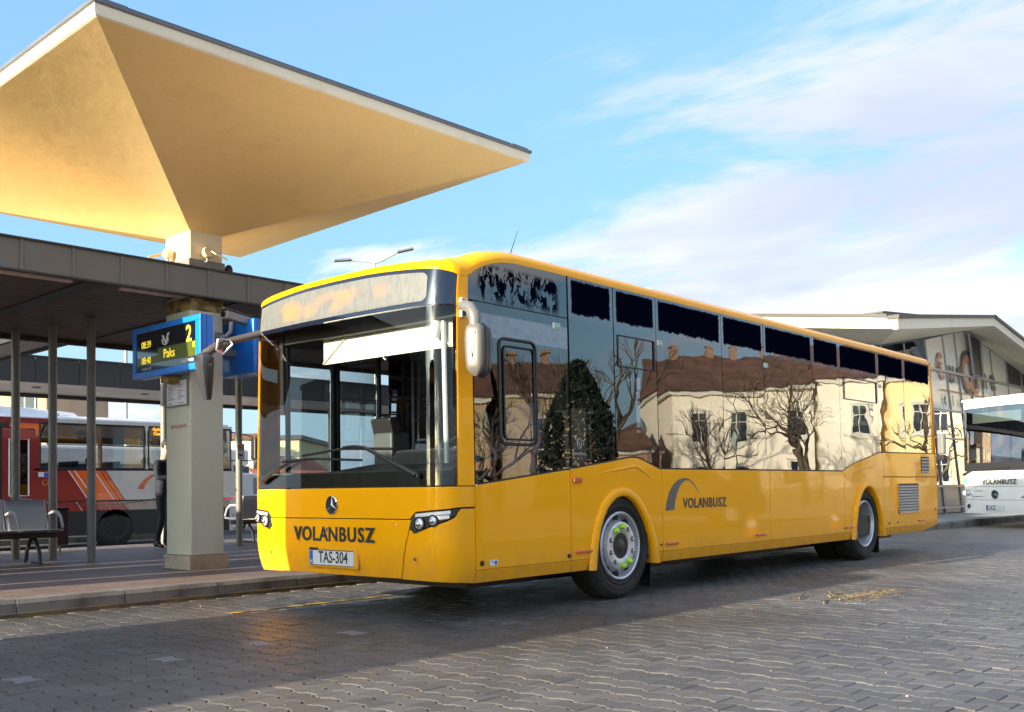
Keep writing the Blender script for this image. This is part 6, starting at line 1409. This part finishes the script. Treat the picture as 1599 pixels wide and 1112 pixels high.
ARCH_ME = MB().prism([(x, -.04, z) for x, z in arch_pts], (0, .06, 0)).mesh('arched_door', M('dark_door', (.035, .022, .016), .5)); ARCHF_ME = MB().tube([(x*1.12, -.06, z*1.03) for x, z in arch_pts[2:]+arch_pts[:0]], .10, 6).mesh('arch_surround', WFR)
def townhouse(label, A, B, h, rh, depth, wallc, rows, chim=2, arches=(), step=2.6):
    A, B = Vector(A), Vector(B); d = B-A; Lh = d.length; ang = math.atan2(d.y, d.x)
    t = thing('townhouse', label, 'house', (A.x, A.y, -.1), ang)
    MB().b2((0, 0, 0), (Lh, depth, h)).build('wall', wallc, t); MB().b2((-.15, -.25, h+.002), (Lh+.15, depth+.25, h+.3)).build('cornice', WFR, t); MB().b2((-.03, -.08, 0), (Lh+.03, -.003, .9)).build('plinth', M('house_plinth', (.3, .28, .25), .8) if 'house_plinth' not in bpy.data.materials else bpy.data.materials['house_plinth'], t)
    MB().prism([(-.3, -.5, h+.3), (-.3, depth+.5, h+.3), (-.3, depth/2, h+.3+rh)], (Lh+.6, 0, 0)).build('roof', ROOFT, t)
    n = int(Lh/step)
    for r_, z in enumerate(rows):
        for k in range(n):
            x = (k+.5)*Lh/n
            if r_ == 0 and k in arches:
                o = link('arched_door', ARCH_ME, t); o.location = (x, 0, 0); o.scale = (1.5, 1, 1.35); c = link('arch_surround', ARCHF_ME, o); continue
            o = link('window', WIN_ME, t); o.location = (x, -.005, z); link('pane', PANE_ME, o)
    for k in range(chim):
        x = Lh*(k+.6)/chim; MB().b2((x-.25, depth/2-.3, h+rh*.6), (x+.25, depth/2+.3, h+rh+.8)).b2((x-.32, depth/2-.37, h+rh+.8), (x+.32, depth/2+.37, h+rh+.92)).build('chimney', bpy.data.materials['house_chimney'], t)
    return t
M('house_chimney', (.26, .17, .12), .8, var=.25)
H1 = plaster('cream_house_wall', (.84, .79, .66), (.74, .68, .55), .05, .02, .5, .8, .4); H2 = plaster('yellow_house_wall', (.84, .68, .36), (.74, .58, .30), .05, .02, .5, .8, .4); H3 = plaster('pink_house_wall', (.50, .30, .22), (.42, .26, .20), .05, .02, .5, .8, .4); H4 = plaster('buff_house_wall', (.44, .34, .21), (.36, .28, .18), .05, .02, .5, .8, .4)
townhouse('long cream townhouse with arched doorways and brown tiled roof across the square', (57.6, -12.9), (52.0, -19.8), 7.2, 2.6, 9, H1, (1.1, 4.3), 4, (2, 1))
townhouse('cream townhouse wing with a dormer-high roof right of the arched house', (60.2, -9.6), (57.9, -12.6), 7.6, 2.8, 9, H1, (1.1, 4.5), 1)
townhouse('yellow townhouse with tall windows at the far end of the square', (70.5, 3.2), (60.5, -9.2), 7.5, 2.9, 9, H2, (1.1, 4.4), 3, (1,), 2.3)
townhouse('low pink house left of the arched cream house', (51.6, -20.4), (48.2, -23.6), 3.6, 1.8, 7, H3, (1.0,), 1)
townhouse('buff gabled house with a plain tall side wall', (49.5, -24.2), (46.0, -27.5), 7.4, 2.4, 8, H4, (1.0, 4.2), 2)
townhouse('buff corner house with steep brown roof at the near end of the square', (45.4, -28.3), (38.5, -36), 7.2, 3.2, 9, H4, (1.0, 4.2), 2)
townhouse('pink townhouse with two storeys beyond the parked cars', (37, -37), (22, -46), 8.0, 3.0, 9, H3, (1.1, 4.6), 3)
townhouse('yellow townhouse standing sideways at the open end of the square', (21, -46), (2, -47), 7.6, 3.0, 9, H2, (1.1, 4.6), 3)
BARK = M('grey_brown_bark', (.085, .065, .045), .9, var=.35, vscale=3, bump=.6, bscale=14, bdist=.03)
def bare_tree(label, x, y, h, seed, spread=.55, lv=5):
    rt = random.Random(seed); t = thing('bare_tree', label, 'tree', (x, y, -.1), 0, 'bare trees on the square'); tr, crn = MB(), MB()
    def grow(p, d, l, r, n):
        mid = p+d*l*.5+Vector((rt.gauss(0, .05), rt.gauss(0, .05), 0))*l; q = p+d*l
        (tr if n >= lv-1 else crn).tube([p, mid, q], [r, r*.86, r*.72], 7 if n >= lv-1 else (5 if n > 2 else 3), False)
        if n == 0: return
        for k in range(rt.choice((2, 3, 3)) if n > 1 else 3):
            a = rt.uniform(0, 6.283); tilt = rt.uniform(.25, spread+.25); u = d.orthogonal().normalized(); w = d.cross(u)
            nd = (d*math.cos(tilt)+(u*math.cos(a)+w*math.sin(a))*math.sin(tilt)+Vector((0, 0, .12))).normalized(); grow(q if k < 2 else p.lerp(q, rt.uniform(.5, .95)), nd, l*rt.uniform(.62, .84), r*(.70 if k == 0 else .55), n-1)
    grow(Vector((0, 0, 0)), Vector((rt.gauss(0, .05), rt.gauss(0, .05), 1)).normalized(), h*.26, h*.026, lv)
    tr.build('trunk', BARK, t, smooth=60); crn.build('crown', BARK, t); return t
bare_tree('largest bare tree with spreading limbs before the cream houses', 46.5, -9.2, 8.6, 3, .6, 7)
bare_tree('bare tree leaning left of the old street lantern', 44.5, -12.8, 6.6, 5, .5, 6)
bare_tree('bushy bare tree before the yellow townhouse', 52.5, -5.0, 7.2, 8, .7, 6)
bare_tree('slim bare tree beside the yellow townhouse corner', 56.5, -2.2, 6.8, 9, .6, 6)
bare_tree('spreading bare tree with low forks before the yellow townhouse', 57.0, -5.2, 6.4, 23, .75, 6)
bare_tree('low twisted bare tree at the corner of the yellow townhouse', 60.0, .2, 5.8, 31, .8, 6)
bare_tree('tall poplar-like bare tree before the buff corner house', 36.5, -18.2, 9.5, 51, .32, 6)
bare_tree('wide bare tree among the near houses of the square', 30.5, -15.5, 6.8, 55, .7, 6)
bare_tree('tall narrow bare tree before the pink low house', 41.5, -16.8, 10.5, 12, .30, 6)
bare_tree('small bare tree near the corner house', 34.0, -19.5, 6.5, 14, .6)
bare_tree('bare tree by the near end of the square', 26.5, -17.0, 6.0, 17, .6)
ev = thing('evergreen', 'tall dark evergreen column at the near side of the square', 'tree', (29.5, -10.4, -.1)); ev.scale = (1.7, 1.7, 1.42); cv = MB(); rt = random.Random(4)
MB().lathe([(.12, 0), (.05, 3)], n=8).build('trunk', BARK, ev)
for k in range(5200):
    z = rt.uniform(.25, 4.4); rr = 1.05*(1-(z/4.5)**2.2)*rt.uniform(.35, 1)**.5; a = rt.uniform(0, 6.283); c = Vector((rr*math.cos(a), rr*math.sin(a), z)); s_ = rt.uniform(.05, .14); d = Vector((rt.gauss(0, 1), rt.gauss(0, 1), rt.gauss(.8, .6))).normalized(); u = d.orthogonal().normalized()*s_*.4
    cv._add([c-u, c+d*s_, c+u, c-d*s_*.3], [[0, 1, 2, 3]])
cv.build('crown', M('evergreen_leaf', (.006, .013, .008), .7, var=.4, vscale=2), ev)
lp = thing('street_lantern', 'old green street lantern standing before the cream townhouse', 'street lamp', (44.0, -11.2, -.1)); MB().lathe([(.11, 0), (.08, .6), (.05, .8), (.045, 3.3), (.06, 3.35)], n=10).build('post', M('lantern_green', (.02, .05, .035), .5), lp, smooth=40); MB().lathe([(.10, 3.36), (.20, 3.85), (.22, 3.9), (.06, 4.1), (0, 4.15)], n=6).build('lantern', M('lantern_glass', (.30, .36, .34), .2), lp)
# parked car on the square
CARB = M('dark_blue_car_paint', (.008, .018, .06), .3, .2, coat=1)
car = thing('parked_car', 'dark blue hatchback parked on the square', 'car', (21.9, -2.2, 0), R(52))
prof = [(-2.1, .32), (-2.12, .75), (-2.0, .98), (-1.55, 1.08), (-1.1, 1.52), (-.2, 1.64), (.6, 1.60), (1.25, 1.12), (2.0, .95), (2.15, .70), (2.12, .32)]
def sec(w, sc): return [(x, w*(1 if z < 1.1 else 1-.32*(z-1.1)), z) for x, z in prof]
mb = MB(); mb.grid([sec(-.86, 1), sec(-.60, 1), sec(0, 1), sec(.60, 1), sec(.86, 1)]); n_ = len(prof); mb._add(sec(-.86, 1), [list(range(n_))]); mb._add(sec(.86, 1), [list(range(n_))[::-1]]); mb.build('body', CARB, car, smooth=35, fix=True)
for s in (-1, 1):
    MB().prism([(x, s*.80, z) for x, z in ((-1.35, 1.10), (-1.0, 1.46), (-.2, 1.57), (.55, 1.53), (1.0, 1.12))], (0, s*.045, 0)).build('side_window', SCREEN, car)
    for x in (-1.35, 1.35): w = MB().lathe([(0, -.02), (.2, -.02), (.33, .0), (.34, .05), (.34, .2), (0, .2)], (x, s*.88, .34), (0, -s, 0), 24).build('wheel', TYRE, car, smooth=40); MB().lathe([(.2, -.024), (.05, -.03), (0, -.03)], (x, s*.88, .34), (0, -s, 0), 20).build('rim', RIM, w)
    MB().box((2.08, s*.62, .74), (.08, .34, .13)).build('headlight', LAMPG, car, bevel=.02); MB().box((-2.05, s*.66, .85), (.08, .22, .2)).build('tail_light', REDTXT, car, bevel=.02); MB().box((.85, s*.98, 1.12), (.12, .18, .12)).build('wing_mirror', CARB, car, bevel=.03)
MB().prism([(.68, -.6, 1.56), (.72, -.6, 1.57), (1.27, -.7, 1.14), (1.22, -.7, 1.12)], (0, 1.3, 0)).build('windscreen', SCREEN, car); MB().prism([(-1.16, -.6, 1.50), (-1.2, -.6, 1.48), (-1.60, -.7, 1.10), (-1.55, -.7, 1.10)], (0, 1.3, 0)).build('rear_window', SCREEN, car)
CONO = M('orange_cone', (.80, .16, .02), .5); CONW = M('white_cone_band', (.75, .73, .68), .5)
for (x, y, h, lab) in ((18.43, 1.63, .47, 'nearer orange traffic cone with a white band'), (23.09, 1.55, .42, 'farther orange traffic cone with a white band')):
    t = thing('traffic_cone', lab, 'traffic cone', (x, y, 0), .3, 'traffic cones'); MB().b2((-.15, -.15, 0), (.15, .15, .03)).build('base', CONO, t, bevel=.01); MB().lathe([(.115, .03), (.085, h*.42)], n=20).build('cone', CONO, t, smooth=40); MB().lathe([(.085, h*.42), (.055, h*.72)], n=20).build('band', CONW, t, smooth=40); MB().lathe([(.055, h*.72), (.028, h), (0, h)], n=20).build('tip', CONO, t, smooth=40)
# a man in a blue beanie watching from the square (he shows in the driver's window)
person('person in a blue beanie and grey jacket on the square, hands raised to the face', (12.9, -.9, 0), R(160), pose(el_l=(.25, -.16, 1.20), wr_l=(.10, -.26, 1.46), hn_l=(.05, -.25, 1.56), el_r=(-.25, -.16, 1.20), wr_r=(-.10, -.26, 1.46), hn_r=(-.05, -.25, 1.56)), (GREYC, NAVYT, SKIN, SHOE), HAIRD, None, KNITB)

# ================================================================ far background on the left
def block(label, A, B, h, depth, wallm, rows, step, z0=0., cat='building', name='apartment_block', ww=(.55, .62)):
    A, B = Vector(A), Vector(B); d = B-A; Lh = d.length; t = thing(name, label, cat, (A.x, A.y, z0), math.atan2(d.y, d.x))
    MB().b2((0, 0, 0), (Lh, depth, h)).build('wall', wallm, t); MB().b2((-.2, -.2, h+.002), (Lh+.2, depth+.2, h+.25)).build('roof', DARKTRIM if name != 'house' else ROOFT, t)
    wf = MB().b2((-ww[0], -.06, 0), (ww[0], .04, ww[1]*2)).mesh('window', WFR); wp_ = MB().b2((-ww[0]+.08, -.075, .08), (-.04, -.05, ww[1]*2-.08)).b2((.04, -.075, .08), (ww[0]-.08, -.05, ww[1]*2-.08)).mesh('pane', PANE)
    n = int(Lh/step)
    for z in rows:
        for k in range(n): o = link('window', wf, t); o.location = ((k+.5)*Lh/n, 0, z); link('pane', wp_, o)
    return t
BGY = M('pale_green_yellow_render', (.55, .52, .30), .9, var=.06, vscale=.4); BGP = M('peach_render', (.55, .38, .24), .9, var=.06, vscale=.4); BGW = M('cream_render', (.62, .58, .46), .9, var=.05)
block('long pale yellow apartment block far behind the red bus', (20.0, 66.0), (35.0, 50.2), 4.45, 10, BGY, (.7, 2.65), 1.6, -.3, ww=(.5, .45))
block('peach apartment block with balconies showing above the red bus at the far left', (14.5, 57.0), (20.6, 51.2), 7.0, 9, BGP, (1.0, 3.2, 5.3), 2.0, -.3)
block('small cream house glimpsed between the column and the yellow bus', (23.2, 40.6), (24.85, 39.2), 3.7, 6, BGW, (.5, 2.1), 1.5, -.3, 'house', 'house', (.3, .4))
t = thing('shed', 'low shed with red tiled roof glimpsed left of the yellow bus nose', 'shed', (24.7, 38.4, -.3)); MB().b2((0, 0, 0), (4, 4, 1.9)).build('wall', BGW, t); MB().prism([(-.2, -.3, 1.92), (-.2, 4.3, 1.92), (-.2, 2, 2.9)], (4.4, 0, 0)).build('roof', M('red_roof_tile', (.32, .12, .07), .8, var=.2), t)
t = thing('parked_van', 'pale van glimpsed between the right-hand post and the yellow bus', 'van', (19.2, 30.5, GZ), R(20)); MB().prism([(-2, 0, .35), (2.2, 0, .35), (2.2, 0, 1.0), (1.4, 0, 1.15), (.8, 0, 1.85), (-2, 0, 1.9)], (0, 1.8, 0)).build('body', WHITEP, t, bevel=.06); MB().prism([(.2, -.01, 1.15), (1.2, -.01, 1.15), (.75, -.01, 1.7), (.2, -.01, 1.7)], (0, .02, 0)).build('side_window', PANE, t)
for x in (-1.2, 1.3): MB().lathe([(0, 0), (.33, 0), (.33, .2), (0, .2)], (x, -.01, .33), (0, 1, 0), 20).build('wheel', TYRE, t)
LPM = M('galvanised_lamp_post', (.45, .45, .44), .45, .5)
sl = thing('street_lamp', 'tall twin-armed street lamp rising behind the yellow bus roof', 'street lamp', (28.5, 35.0, -.2))
MB().lathe([(.09, 0), (.05, 11.5)], n=12).build('post', LPM, sl, smooth=40)
ax2 = Vector((.66, -.70, 0)); 
for sg, ln, rise in ((-1, 1.55, .0), (1, 1.50, .42)):
    MB().tube([(0, 0, 11.45), ax2*sg*.3+Vector((0, 0, 11.52)), ax2*sg*ln*.75+Vector((0, 0, 11.6+rise*.8))], .045, 8).build('arm', LPM, sl, smooth=40)
    c = ax2*sg*(ln*.78+.28)+Vector((0, 0, 11.60+rise*.98)); MB().box(c, (.75, .26, .10), (0, R(-12*sg if sg > 0 else 2), math.atan2(ax2.y*sg, ax2.x*sg))).build('lamp_head', M('lamp_head_grey_%d' % sg, (.12, .12, .13), .4), sl, bevel=.03)
for (lab, x, y, h) in (('thin lamp pole standing behind the far canopy near the column', 21.5, 44.5, 9.0), ('thin lamp pole rising left of the three posts beyond the far canopy', 19.3, 47.0, 9.5)):
    t = thing('lamp_pole', lab, 'lamp pole', (x, y, -.3), 0, 'lamp poles beyond the lane'); MB().lathe([(.10, 0), (.07, h)], n=10).build('post', LPM, t, smooth=40); MB().tube([(0, 0, h), (.3, 0, h+.1), (1.0, 0, h+.15)], .04, 6).build('arm', LPM, t); MB().box((1.2, 0, h+.13), (.55, .2, .09)).build('lamp_head', BLACKP, t)

# ================================================================ the bus ahead at the same kerb (just out of frame, it shades the road)
index_kids()
SKIP = ('letter', 'passenger_seat', 'grab_pole', 'grab_rail', 'bow_logo', 'exit_sticker', 'window_emblem', 'window_note', 'sun_visor', 'visor_arm', 'ticket_machine', 'cab_screen', 'number_plate', 'info_sticker')
b2 = copy_tree(bus, None, SKIP); b2.location = (-11.9, 5.34, 0); b2.rotation_euler = (0, 0, 0)
tag(b2, 'second yellow city bus at the same kerb, tail just outside the left edge', 'bus')
